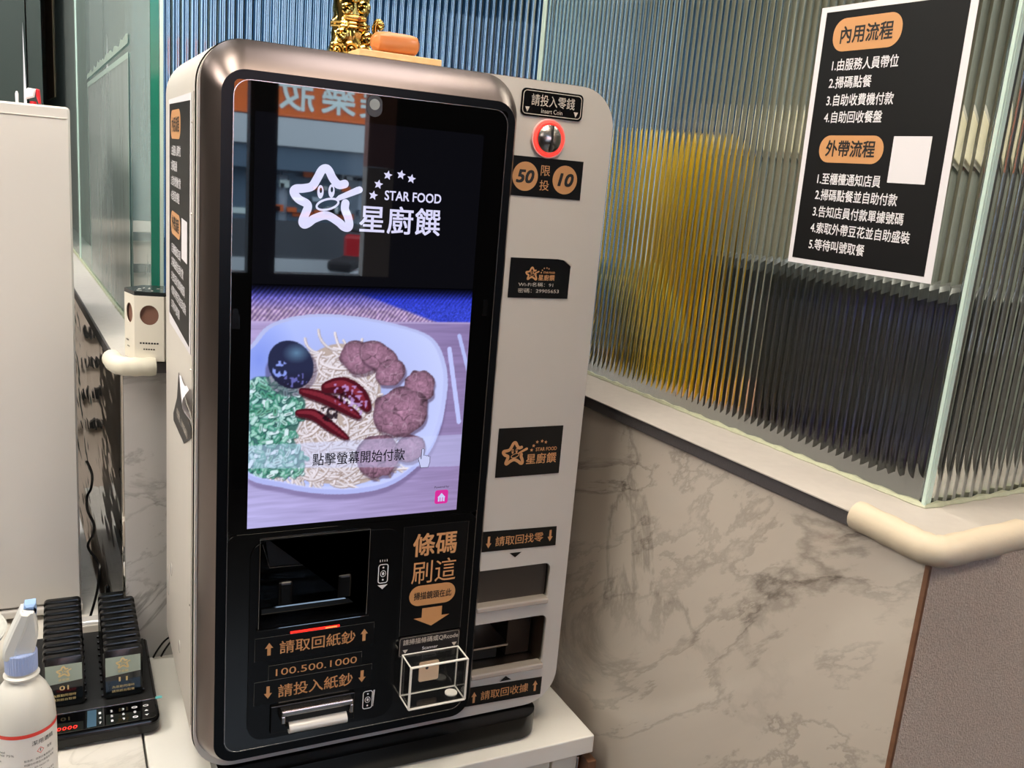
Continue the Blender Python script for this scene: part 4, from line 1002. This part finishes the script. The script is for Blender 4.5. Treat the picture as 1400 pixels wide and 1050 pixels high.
# --- poster on the side of the machine and on the glass
def poster(par, fn, W_, H_, mpaper='paper', lev=.0003, ml='white_print'):
    """u: 0..W_ left to right, v: 0..H_ bottom to top (measured on the glass wall)"""
    obj('paper', prism(B(), [(W_, H_), (0, H_), (0, 0), (W_, 0)], 0, lev, fn), mpaper, par)
    f = lambda u, v, d: fn(u*W_/.208, v*H_/.302, d)
    obj('black_print', prism(B(), [(.199, .294), (.0085, .296), (.0065, .006), (.1985, .0065)], lev, lev*1.6, f), 'black_matte', par)
    d = lev*2.2
    b1 = obj('badge', flat(B(), rrect(.023, .120, .250, .287, .017, 8), f, d), 'copper_badge', par)
    text('內用流程', .0345, .1085, .2585, .2785, f, 'ink', b1, d+lev*.5, bold=.035)
    b2 = obj('badge', flat(B(), rrect(.026, .120, .1230, .1545, .0155, 8), f, d), 'copper_badge', par)
    text('外帶流程', .0365, .1085, .1300, .1490, f, 'ink', b2, d+lev*.5, bold=.035)
    for s, a, b, z in (('1.由服務人員帶位', .028, .122, .235), ('2.掃碼點餐', .027, .089, .215), ('3.自助收費機付款', .027, .123, .195), ('4.自助回收餐盤', .027, .111, .1755),
                       ('1.至櫃檯通知店員', .030, .123, .104), ('2.掃碼點餐並自助付款', .030, .149, .085), ('3.告知店員付款單據號碼', .030, .161, .065), ('4.索取外帶豆花並自助盛裝', .030, .173, .0455), ('5.等待叫號取餐', .031, .115, .0255)):
        text(s, a, b, z-.0068, z+.0068, f, ml, par, d, bold=.02)
    obj('blank_square', flat(B(), rrect(.1315, .1805, .1035, .154, .0005, 2), f, d), mpaper, par)
ps = thing('poster', 'black poster with white border and copper badges taped on the right ribbed glass', 'poster', (GX-.001, -.275, .355), 'w')
poster(ps, lambda u, v, d: (GX-.0012-d, -.1705-u-(.302-v)*.018, .3555+v), .208, .305)
sp_ = obj('side_poster', box(B(), BX0-.0004, BX0-.0001, .0665, .294, .196, .492), 'paper', K, label='black and white instruction poster on the left side of the machine')
poster(sp_, lambda u, v, d: (BX0-.0006-d, .2945-u, .197+v+(.0085-u*.035)*(1-v/.3)), .228, .2945)
# peeled sticker on the left side
PL = lambda u, v, d: (BX0-.0008-d, u, v)
pe = obj('peeled_sticker', prism(B(), [(.178, .150), (.150, .133), (.10, .122), (.052, .112), (.052, .100), (.121, .072), (.236, .070), (.238, .080), (.195, .112)], 0, .0005, PL), 'black_film', K, label='half peeled black sticker on the left side')
text('密碼：29905653', .195, .085, .087, .100, PL, 'pale', pe, .0008)
bm = B(); rings = []
for k in range(8):
    t = k/7; rings.append([(BX0-.0012-.011*math.sin(PI*t*.9)*sq, .172-.124*sq, .148+.010*sq*t-.028*sq*(1-t)+.003*math.sin(9*sq)) for sq in (0, .2, .4, .6, .8, 1)])
loft(bm, rings, False, False, False); obj('curled_backing', bm, 'paper', pe, smooth=True)

# ------------------------------------------------------------------ foam corner guards on the ledge
def guard(name, path, r, m, lab):
    p = smoothpath(path, 7); bm = B(); rr = []
    n = len(p)
    for i in range(n): rr.append(r*(.97+.03*math.sin(i*1.3)))
    tube(bm, p, rr, 16)
    o = obj(name, bm, m, None, 'w', tuple(p[n//2]-Vector((0, 0, r))), smooth=True); return tag(o, lab, 'corner guard')
g1 = guard('corner_guard', [(.545, -.412, .109), (.543, -.46, .108), (.542, -.492, .107), (.552, -.508, .1065), (.59, -.511, .108), (.675, -.512, .110)], .0165, 'foam_beige',
      'beige foam corner guard on the ledge corner at right below the ribbed glass')
g2 = guard('corner_guard', [(-.094, .47, .108), (-.093, .435, .108), (-.086, .415, .108), (-.066, .410, .107), (-.040, .410, .107)], .0145, 'foam_cream',
      'cream foam corner guard on the left ledge corner beneath the hexagonal box')

# ------------------------------------------------------------------ hexagonal paper box
hx = thing('gift_box', 'white hexagonal paper box with round holes and black lid on the ledge', 'box', (-.06, .44, LZ+.001))
HS = .042; v0 = Vector((-.1040, .4590)); pts = [v0]; a_ = math.radians(-74.9)
for k in range(5): pts.append(pts[-1]+HS*Vector((math.cos(a_), math.sin(a_)))); a_ += PI/3
HB, HT = LZ+.001, .219
M['box_paper'] = mat('cream_card', 'e3ddd0', .5, noise=.06, nscale=12)
M['box_lid'] = mat('dark_lid_card', '2a2d2e', .22)
M['box_inside'] = mat('brown_inner', '7a5648', .6)
for i in range(6):
    p, q = pts[i], pts[(i+1) % 6]; e = (q-p).normalized(); nrm = Vector((e.y, -e.x))
    fn = lambda u, v, d, p=p, e=e, nrm=nrm: (p.x+e.x*u-nrm.x*d, p.y+e.y*u-nrm.y*d, v)
    L = (q-p).length
    cu = [(L/2+.0135*math.cos(2*PI*k/24), HB+.070+.0150*math.sin(2*PI*k/24)) for k in range(24)]
    bm = plate([(0, HB), (L, HB), (L, HT-.006), (0, HT-.006)], [cu], 0, .0012)
    for v in bm.verts: v.co = Vector(fn(v.co.x, v.co.z, v.co.y))
    sd = obj('side_panel', bm, 'box_paper', hx)
    if i in (0, 1):
        mk = B()
        for k in range(7 if i else 3): flat(mk, [(L*.18+k*.004, HB+.026), (L*.18+k*.004+.0026, HB+.026), (L*.18+k*.004+.0026, HB+.0285), (L*.18+k*.004, HB+.0285)], lambda u, v, d, f=fn: f(u, v, -.0003))
        for k in range(5 if i else 3): flat(mk, [(L*.30+k*.0035, HB+.017), (L*.30+k*.0035+.002, HB+.017), (L*.30+k*.0035+.002, HB+.019), (L*.30+k*.0035, HB+.019)], lambda u, v, d, f=fn: f(u, v, -.0003))
        obj('print_marks', mk, 'ink', sd)['kind'] = 'stuff'
cen = sum(pts, Vector((0, 0)))/6
bm = B(); ins = [cen+(p-cen)*.90 for p in pts]; loft(bm, [[(p.x, p.y, HB+.001) for p in ins], [(p.x, p.y, HT-.012) for p in ins]]); obj('inner_box', bm, 'box_inside', hx)
bm = B(); o_ = [cen+(p-cen)*1.015 for p in pts]; loft(bm, [[(p.x, p.y, HT-.006) for p in pts], [(p.x, p.y, HT) for p in pts]]); ld = obj('lid', bm, 'box_lid', hx, label='dark glossy lid')
bm = B(); R = random.Random(8)
for k in range(14): x, y = cen.x+R.uniform(-.025, .03), cen.y+R.uniform(-.028, .01); disc(bm, x, y, R.uniform(.001, .003), R.uniform(.001, .0018), lambda u, v, d: (u, v, HT+.0003), n=8)
obj('lid_print', bm, 'pale', ld)['kind'] = 'stuff'

# ------------------------------------------------------------------ tall white appliance at the left
ap = thing('white_cabinet', 'tall glossy white appliance cabinet standing at the left edge of the counter', 'appliance', (-.40, .80, CZ))
AZ = .4780
obj('body', box(B(), -.640, -.1765, .606, .985, CZ+.012, AZ-.004, .006, 3), 'white', ap)
def apf():
    return prism(B(), rrect(-.645, -.171, CZ+.026, AZ, .006, 4), .592, .604, FR, .003)
obj('front_panel', apf(), 'white_gloss', ap, smooth=True)
obj('top_bead', box(B(), -.640, -.176, .5905, .5925, AZ-.018, AZ-.0165, .0006), 'white', ap)
obj('base_lip', box(B(), -.645, -.169, .586, .610, CZ+.010, CZ+.0235, .003), 'white_gloss', ap)
obj('side_strip', box(B(), -.1764, -.1725, .606, .625, CZ+.02, AZ-.01), 'black_satin', ap)
for x in (-.6, -.21):
    for y in (.64, .94): obj('foot', lathe(B(), [(0, 0), (.012, 0), (.010, .0115), (0, .0115)], (x, y, CZ+.0005), 14), 'black_satin', ap)
for z in (.44, .39, .30, .18, .06): obj('screw', lathe(B(), [(0, 0), (.0022, 0), (.0018, .0012), (0, .0014)], (-.174, .6035, z), 10), 'steel2', ap)
# little spray bottle top and stick standing on it
rb = thing('cleaner_bottle', 'small white and red spray nozzle sticking up behind the white appliance top', 'bottle', (-.224, .76, AZ))
obj('neck', lathe(B(), [(0, 0), (.006, 0), (.005, .012), (0, .012)], (-.224, .76, AZ-.003), 16), 'red_paint', rb)
obj('head', prism(B(), [(-.236, .489), (-.236, .503), (-.231, .508), (-.219, .507), (-.222, .494)], .752, .768, FR, .002), 'paper', rb)
obj('trigger', prism(B(), [(-.2195, .508), (-.2135, .507), (-.212, .484), (-.216, .484), (-.2195, .496)], .753, .767, FR, .002), 'red_paint', rb)
tag(obj('white_stick', lathe(B(), [(0, 0), (.0022, 0), (.0026, .022), (.0012, .026), (0, .026)], (-.2475, .75, AZ-.0035), 12), 'paper', None, 'k', (-.2475, .75, AZ-.003), smooth=True),
    'thin white stick beside the red and white nozzle', 'stick')

# ------------------------------------------------------------------ pager charger with twenty pagers
pc = thing('pager_charger', 'black pager charging base with white keypad and red digits on the counter', 'charger', (-.164, .33, CZ))
PX0, PX1, PY0, PY1 = -.2520, -.0790, .1930, .4700
PT = lambda u, v, d: (u, v, d)
bm = B()
q_ = rrect(PX0, PX1, PY0, PY1, .014, 7)
loft(bm, [[(u, v, CZ+.003) for u, v in inset(q_, .004)], [(u, v, CZ+.006) for u, v in q_], [(u, v, CZ+.0175) for u, v in q_]])
obj('lower_shell', bm, 'black_satin', pc, smooth=True)
bm = B()
zt = lambda v: CZ+.0235+min(max(v-PY0, 0), .042)*.12
loft(bm, [[(u, v, CZ+.0180) for u, v in q_], [(u, v, zt(v)-.003) for u, v in q_], [(u, v, zt(v)) for u, v in inset(q_, .0025)]])
obj('upper_shell', bm, 'black_satin', pc, smooth=True)
M['deck'] = mat('speckled_black_plastic', '1a1b1c', .5, noise=.5, nscale=900, bump=.3, bscale=900)
obj('deck', prism(B(), [(PX0+.005, .237), (PX1-.005, .237), (PX1-.005, PY1-.006), (PX0+.005, PY1-.006)], CZ+.0280, CZ+.0300, PT), 'deck', pc)
kf = lambda u, v, d: (u, v, CZ+.0250+(v-.197)*.13+d)
kp = obj('keypad', prism(B(), rrect(PX0+.006, PX1-.005, .197, .2345, .006, 4), 0, .0008, kf), 'black_gloss', pc)
obj('film_edge', box(B(), PX0+.004, PX1+.004, .2350, .2362, CZ+.030, CZ+.0320), 'steel2', pc)
obj('film_tab', box(B(), PX1-.003, PX1+.006, .232, .2375, CZ+.0322, CZ+.033), mat('teal_tab', '5fb6ba', .4), pc)
obj('blue_film', prism(B(), [(-.1730, .1990), (-.1615, .1990), (-.1600, .2330), (-.1715, .2330)], .0009, .0011, kf), mat('blue_film', '2c4f66', .3), kp)
keys = [('1', 0, 2), ('2', 1, 2), ('3', 2, 2), ('4', 0, 1), ('5', 1, 1), ('6', 2, 1), ('0', 3, 1), ('7', 0, 0), ('8', 1, 0), ('9', 2, 0)]
kx = lambda c: -.1560+c*.0150; kz = lambda r: .2040+r*.0100
for s, c, r in keys: text(s, kx(c)-.0016, kx(c)+.0016, kz(r)-.0022, kz(r)+.0022, kf, 'white_print', kp, .0012, bold=.05, name='key')
for c, r, w_ in ((3, 2, .0032), (4, 2, .0032), (3, 0, .003)): obj('key', ringshape(B(), kx(c), kz(r), w_, .0016, .0012, kf, .0012), 'white_print', kp)
obj('key', tri(B(), kx(4), kz(1), .0055, .0032, True, kf, .0012), 'white_print', kp); obj('key', tri(B(), kx(4), kz(0), .0055, .0032, False, kf, .0012), 'white_print', kp)
text('0000', -.2100, -.1850, .2015, .2080, kf, 'red_led', kp, .0012, bold=0, shear=.15, space=1.15, name='display_digits')
obj('antenna', lathe(B(), [(0, 0), (.0042, 0), (.0042, .082), (.0025, .0855), (0, .086)], (-.1335, .478, CZ+.018), 14), 'black_satin', pc, smooth=True)
obj('antenna_socket', box(B(), -.142, -.125, .4705, .486, CZ+.004, CZ+.022, .002), 'black_satin', pc)
for cx in (-.2000, -.1235):
    for k in range(10):
        y = .2535+.0197*k
        obj('slot_rim', box(B(), cx-.029, cx+.029, y+.0085, y+.0115, CZ+.0302, CZ+.0345, .001), 'black_satin', pc)
M['pager'] = mat('pager_black', '0e0e0f', .22)
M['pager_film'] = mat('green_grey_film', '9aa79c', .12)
M['pager_face'] = mat('pager_face', '0f1417', .08)
def make_pager(cx, y, num):
    t = thing('pager', '', 'pager', (cx, y, CZ+.0305), 'k', 'pagers in the charging base')
    z0, z1 = CZ+.0305, CZ+.1085; x0, x1 = cx-.0262, cx+.0262
    bm = B(); o = rrect(x0, x1, z0, z1, .0065, 5)
    loft(bm, [[(u, y+.0008, v) for u, v in inset(o, .0018)], [(u, y+.0022, v) for u, v in o], [(u, y+.0045, v) for u, v in o]])
    obj('front_shell', bm, 'pager', t, smooth=True)
    bm = B(); loft(bm, [[(u, y+.0050, v) for u, v in o], [(u, y+.0100, v) for u, v in o], [(u, y+.0122, v) for u, v in inset(o, .002)]])
    obj('rear_shell', bm, 'pager', t, smooth=True)
    obj('seam_strip', prism(B(), inset(o, .0012), y+.0044, y+.0051, FR), 'steel2', t)
    if num:
        f = lambda u, v, d: (u, y+.0008-d, v)
        fa = obj('face', flat(B(), [(x0+.003, z0+.004), (x1-.003, z0+.004), (x1-.003, z1-.012), (x0+.003, z1-.012)], f, .0003), 'pager_face', t)
        obj('protective_film', flat(B(), [(x0+.003, z0+.036), (x1-.003, z0+.040), (x1-.003, z1-.012), (x0+.003, z1-.012)], f, .0005), 'pager_film', fa)  # grey-green colour stands in for the reflection on the upper face
        emblem(cx-.0085, z0+.0465, .235, f, 'gold_print', fa, .0007, full=False)
        text('星廚饌', cx-.0070, cx+.0070, z0+.0405, z0+.0448, f, 'gold_print', fa, .0007)
        text(num, cx-.0060, cx+.0060, z0+.0265, z0+.0335, f, 'gold_print', fa, .0007, bold=.03)
        text('為震動閃燈時', cx-.0150, cx+.0150, z0+.0165, z0+.0205, f, 'gold_print', fa, .0007); text('請到前台取餐', cx-.0150, cx+.0150, z0+.0100, z0+.0140, f, 'gold_print', fa, .0007)
    return t
ordn = ['front', 'second', 'third', 'fourth', 'fifth', 'sixth', 'seventh', 'eighth', 'ninth', 'rearmost']
for col, cx, n_ in (('left', -.2000, '01'), ('right', -.1235, '11')):
    p0 = make_pager(cx, .2535, n_); p0['label'] = 'front black pager numbered %s in the %s column of the charging base' % (n_, col)
    pk = make_pager(cx, .2732, None)
    for k in range(1, 10):
        if k == 1: r = pk
        else:
            r = pk.copy(); COL.objects.link(r); r.location = (cx, .2535+.0197*k, CZ+.0305)
            for ch in list(pk.children): c = ch.copy(); COL.objects.link(c); c.parent = r
        r['label'] = '%s black pager from the front in the %s column of the charging base' % (ordn[k], col) if k < 9 else 'rearmost black pager in the %s column of the charging base' % col

# ------------------------------------------------------------------ sanitiser spray bottle
M['bottle'] = mat('translucent_bottle', 'd9d8d2', .3)
m = M['bottle']; bb = m.node_tree.nodes['Principled BSDF']; bb.inputs['Subsurface Weight'].default_value = .35; bb.inputs['Subsurface Radius'].default_value = (.02, .02, .02); bb.inputs['Subsurface Scale'].default_value = .5
M['head_white'] = mat('milky_plastic', 'd6d8d6', .3); M['blue_plastic'] = mat('light_blue_plastic', '8fb0e0', .35); M['blue_cap'] = mat('periwinkle_cap', '9fb0dc', .4)
M['label_white'] = mat('label_white', 'dcd9d6', .5); M['label_red'] = mat('label_red', 'd8382e', .45)
BXc, BYc, BR = -.2447, .107, .0360
sb_ = thing('spray_bottle', 'translucent white spray bottle with blue cap and red striped label at the left', 'bottle', (BXc, BYc, CZ))
bc = (BXc, BYc, CZ)
obj('body', lathe(B(), [(0, .001), (.031, .001), (.0355, .005), (BR, .010), (BR, .118), (.0352, .130), (.0325, .143), (.0275, .155), (.0215, .164), (.0175, .168), (.0165, .171), (.0195, .1735), (.0200, .1760), (.0170, .178), (.0160, .186), (0, .186)], bc, 56), 'bottle', sb_, smooth=True)
bm = B(); rings = []
for h in (.181, .1815, .2045, .2060):
    rr = .0172 if h in (.181,) else (.0165 if h == .2060 else .0176)
    rings.append([(BXc+(rr+(.0005 if j % 2 else 0))*math.cos(2*PI*j/72), BYc+(rr+(.0005 if j % 2 else 0))*math.sin(2*PI*j/72), CZ+h) for j in range(72)])
loft(bm, rings); obj('cap', bm, 'blue_cap', sb_, label='ribbed light blue cap')
LB = lambda u, v, d: (BXc+(BR+.0004+d)*math.cos(-PI/2+.04+u/BR), BYc+(BR+.0004+d)*math.sin(-PI/2+.04+u/BR), CZ+v)
def wrap(u0, u1, v0, v1, d, n=40): 
    bm = B(); loft(bm, [[LB(u0+(u1-u0)*k/n, v, d) for k in range(n+1)] for v in (v0, v1)], False, False, False); return bm
lb = obj('label', wrap(-PI*BR, PI*BR, .012, .1125, 0, 80), 'label_white', sb_, smooth=True)
obj('red_band', wrap(-PI*BR, PI*BR, .1080, .1128, .0002, 80), 'label_red', lb, smooth=True)
text('潔用酒精', .008, .036, .0955, .1020, LB, 'ink', lb, .0003)
hz = obj('hazard_mark', ribbon(B(), [(.0135, .0865), (.0175, .0905), (.0215, .0865), (.0175, .0825)], .0008, LB, .0003, True), 'label_red', lb)
text('！', .0168, .0182, .0845, .0885, LB, 'ink', lb, .0003); text('危險', .026, .033, .0845, .0885, LB, 'ink', lb, .0003)
text('製造商：益昇企業有限公司', -.001, .036, .0755, .0785, LB, 'ink', lb, .0003); text('桃園市中壢區內壢里忠孝路', -.001, .036, .0700, .0730, LB, 'ink', lb, .0003)
text('電話：03-4625172', -.001, .028, .0645, .0675, LB, 'ink', lb, .0003); text('【注意事項】', -.001, .018, .0590, .0620, LB, 'ink', lb, .0003)
for k, z in enumerate((.0535, .0480, .0425, .0370, .0315)): text('請存放於陰涼處遠離火源並避免兒童接觸'[k:k+12], -.001, .036, z, z+.0030, LB, 'ink', lb, .0003)
for k, (z, s) in enumerate(((.093, '成分'), (.089, 'Ethanol'), (.085, 'Alcohol 75%'), (.076, '用途：清潔'), (.064, '容量：500ml'), (.052, '保存期限：三年'))): text(s, -.040, -.040+.0026*len(s), z, z+.0028, LB, 'ink', lb, .0003)
hp = lambda x, y: (BXc+(x-28)*.00078, -.1702+(885-y)*.000885)
def hd(pts, t): return prism(B(), [hp(*p) for p in pts], BYc-t, BYc+t, FR, .0025)
obj('spray_head', hd([(33, 826), (50, 829), (53, 866), (48, 886), (46, 892), (12, 892), (14, 872), (24, 850)], .0105), 'head_white', sb_, smooth=True)
obj('nozzle', hd([(34, 826), (36, 820), (51, 819.5), (52, 834), (49, 838), (49, 829)], .0085), 'blue_plastic', sb_, smooth=True, label='light blue nozzle')
obj('trigger', hd([(30, 828), (44, 831), (36, 856), (25, 879), (21, 896), (8, 897), (3, 892), (5, 880), (18, 852)], .0135), 'head_white', sb_, smooth=True)

# ------------------------------------------------------------------ small things at the left edge
M['green_bowl'] = mat('dark_green_glaze', '44513f', .3, noise=.5, nscale=40)
M['bowl_white'] = mat('speckled_white_glaze', 'd9dbd6', .25, noise=.15, nscale=120)
bw = thing('bowl', 'speckled white bowl on a dark green pot peeking in at the left edge', 'bowl', (-.366, .36, CZ))
obj('pot', lathe(B(), [(0, 0), (.05, 0), (.066, .012), (.074, .04), (.078, .075), (0, .075)], (-.366, .36, CZ+.0005), 40), 'green_bowl', bw, smooth=True)
obj('dish', lathe(B(), [(0, .076), (.060, .076), (.080, .090), (.092, .108), (.0935, .112), (.091, .112), (.078, .098), (.055, .086), (0, .083)], (-.366, .36, CZ), 48), 'bowl_white', bw, smooth=True)
ad = thing('power_adapter', 'white power adapter block behind the pager columns', 'adapter', (-.160, .515, CZ))
obj('block', box(B(), -.182, -.138, .505, .530, CZ+.0005, CZ+.028, .004), 'white_gloss', ad)
obj('plug_face', box(B(), -.178, -.142, .500, .5045, CZ+.004, CZ+.024, .002), 'white', ad)
cp = [(-.163, -.255), (-.160, -.262), (-.155, -.272), (-.156, -.281), (-.162, -.289)]
cab_ = [(-.172, .600, -.238), (-.160, .600, -.250), (-.161, .600, -.262), (-.168, .600, -.274), (-.168, .600, -.290), (-.157, .600, -.302), (-.165, .598, -.313), (-.169, .590, -.320)]
pw = thing('power_cable', 'black power cable looping down between the white appliance and the steel panel', 'cable', (-.165, .56, CZ))
bm = B(); tube(bm, smoothpath([(-.158, .60, -.10), (-.150, .601, -.125), (-.152, .601, -.15), (-.1585, .600, -.165), (-.158, .60, -.19), (-.149, .60, -.215), (-.150, .60, -.235), (-.158, .60, -.25), (-.157, .598, -.262), (-.143, .59, -.285), (-.142, .58, -.30), (-.148, .57, -.335), (-.16, .56, CZ+.004)], 7), .0022, 8)
obj('cord', bm, 'black_satin', pw, smooth=True)
bm = B(); tube(bm, smoothpath([(-.16, .56, CZ+.004), (-.15, .545, CZ+.004), (-.155, .535, CZ+.01), (-.16, .5305, CZ+.014)], 6), .0022, 8); obj('cord_end', bm, 'black_satin', pw, smooth=True)
for dx, nm, lab in ((-.003, 'data_cable', 'thin black cable leaning up behind the machine, the left of two'), (.009, 'data_cable', 'thin black cable leaning up behind the machine, the right of two')):
    bm = B(); tube(bm, smoothpath([(-.0675+dx, .402, CZ+.003), (-.060+dx, .400, CZ+.018), (-.048+dx, .392, CZ+.038), (-.030+dx, .380, CZ+.052), (.0+dx, .372, CZ+.06)], 6), .0016, 8)
    tag(obj(nm, bm, 'black_satin', None, 'k', (-.0675+dx, .402, CZ), smooth=True), lab, 'cable')
nt = tag(obj('notice', box(B(), LX-.003, LX-.001, 2.55, 2.95, .565, 1.1), mat('tan_notice', '9a7c60', .6, noise=.2, nscale=14), None, 'w', (LX, 2.7, .57)), 'tan notice stuck high on the green glass at the top left', 'notice')

# ------------------------------------------------------------------ figurines on top of the machine
TZ = BZ1+.0005
st = thing('golden_statue', 'shiny golden figurine with a gem band standing on top of the machine', 'figurine', (.128, .10, TZ))
sx, sy = .129, .100
bm = B(); rings = []
prof = [(.026, 0), (.0265, .008), (.024, .018), (.021, .03), (.0205, .036), (.0225, .040), (.0205, .044), (.0195, .05), (.021, .06), (.021, .075), (.018, .09), (.012, .10), (0.001, .105)]
for r, h in prof:
    rings.append([(sx+r*(1+.09*math.sin(5*a+h*140)+.05*math.sin(9*a-h*260))*math.cos(a), sy+r*(1+.09*math.sin(5*a+h*140)+.05*math.sin(9*a-h*260))*math.sin(a), TZ+h) for a in [2*PI*k/48 for k in range(48)]])
loft(bm, rings); obj('body', bm, 'gold_chrome', st, smooth=True)
def curl(cx, cy, cz, r, m='gold_chrome', par=st):
    p = [(cx+r*(1-t/1.25)*math.cos(7.5*t), cy-.004*t, cz+r*(1-t/1.25)*math.sin(7.5*t)) for t in np.linspace(0, 1.1, 26)]
    return obj('scroll', tube(B(), p, [.0035*(1-.4*k/25) for k in range(26)], 8), m, par, smooth=True)
curl(.1075, .080, TZ+.0090, .0085); curl(.1225, .075, TZ+.0100, .0095); curl(.140, .077, TZ+.0085, .0085); curl(.113, .078, TZ+.026, .007); curl(.146, .080, TZ+.024, .008)
curl(.118, .080, TZ+.056, .006); curl(.138, .080, TZ+.060, .007); curl(.128, .078, TZ+.070, .006)
bm = B()
for cx, cz, r in ((.126, .024, .0055), (.119, .0275, .0045), (.133, .0275, .0045), (.126, .019, .004)): ball(bm, (cx, .079, TZ+cz), r, (1, .4, 1))
obj('flower', bm, mat('matte_gold', 'b0884a', .5, metal=.6, bump=.5, bscale=900), st, smooth=True)
for h in (.0385, .0425): obj('band', tube(B(), [(sx+.0235*math.cos(a), sy+.0235*math.sin(a), TZ+h+.001*math.sin(a)) for a in np.linspace(0, 2*PI, 40)], .0014, 6), 'gold_chrome', st, smooth=True)
obj('plaque', ball(B(), (sx, sy-.0205, TZ+.0475), 1, (.015, .005, .0045)), mat('pale_gold', 'd8ac5c', .25, metal=.9), st, smooth=True)
obj('gem', ball(B(), (sx+.004, sy-.0255, TZ+.0470), .0024), mat('amber_gem', '7a3a14', .1), st, smooth=True)
pl_ = tag(obj('wooden_plinth', box(B(), .1225, .2275, .070, .130, TZ, TZ+.0065, .0012), 'plinth', None, 'k', (.175, .10, TZ)) if False else obj('wooden_plinth', box(B(), .1250, .2275, .050, .097, TZ, TZ+.0075, .0010), 'plinth', None, 'k', (.19, .09, TZ)), 'pale wooden plate lying on top of the machine', 'plate')
bm = B()
rings = []
for k in range(13):
    t = -1+2*k/12; s_ = (1-abs(t)**5)**.25 if abs(t) < 1 else .25
    s_ = max(.45, s_); rings.append([(.1755+.0285*t, .074+.017*s_*np.sign(math.cos(a))*abs(math.cos(a))**.6, TZ+.0205+.0120*s_*np.sign(math.sin(a))*abs(math.sin(a))**.6) for a in [2*PI*j/24 for j in range(24)]])
loft(bm, rings)
tag(obj('wooden_block', bm, 'orange_wood', None, 'k', (.1755, .074, TZ+.008), smooth=True), 'rounded orange wooden block standing on the pale wooden plate', 'block')
st.location += Vector((.006, .028, 0))
gs = thing('golden_snake', 'small golden curled figurine behind the orange wooden block', 'figurine', (.182, .116, TZ))
bm = B(); tube(bm, smoothpath([(.190, .116, TZ+.001), (.189, .116, TZ+.026), (.183, .115, TZ+.036), (.174, .114, TZ+.034), (.165, .114, TZ+.031), (.162, .114, TZ+.041), (.166, .113, TZ+.049), (.170, .112, TZ+.044), (.166, .111, TZ+.041)], 7), [.0046]*40+[.004]*30, 10) if False else tube(bm, smoothpath([(.190, .116, TZ+.001), (.189, .116, TZ+.026), (.183, .115, TZ+.036), (.174, .114, TZ+.034), (.165, .114, TZ+.031), (.162, .114, TZ+.041), (.166, .113, TZ+.049), (.170, .112, TZ+.044), (.166, .111, TZ+.041)], 7), .0036, 10)
obj('body', bm, 'gold_chrome', gs, smooth=True)
obj('head', ball(B(), (.168, .111, TZ+.0455), .0045, (1.1, .9, .9)), 'gold_chrome', gs, smooth=True)
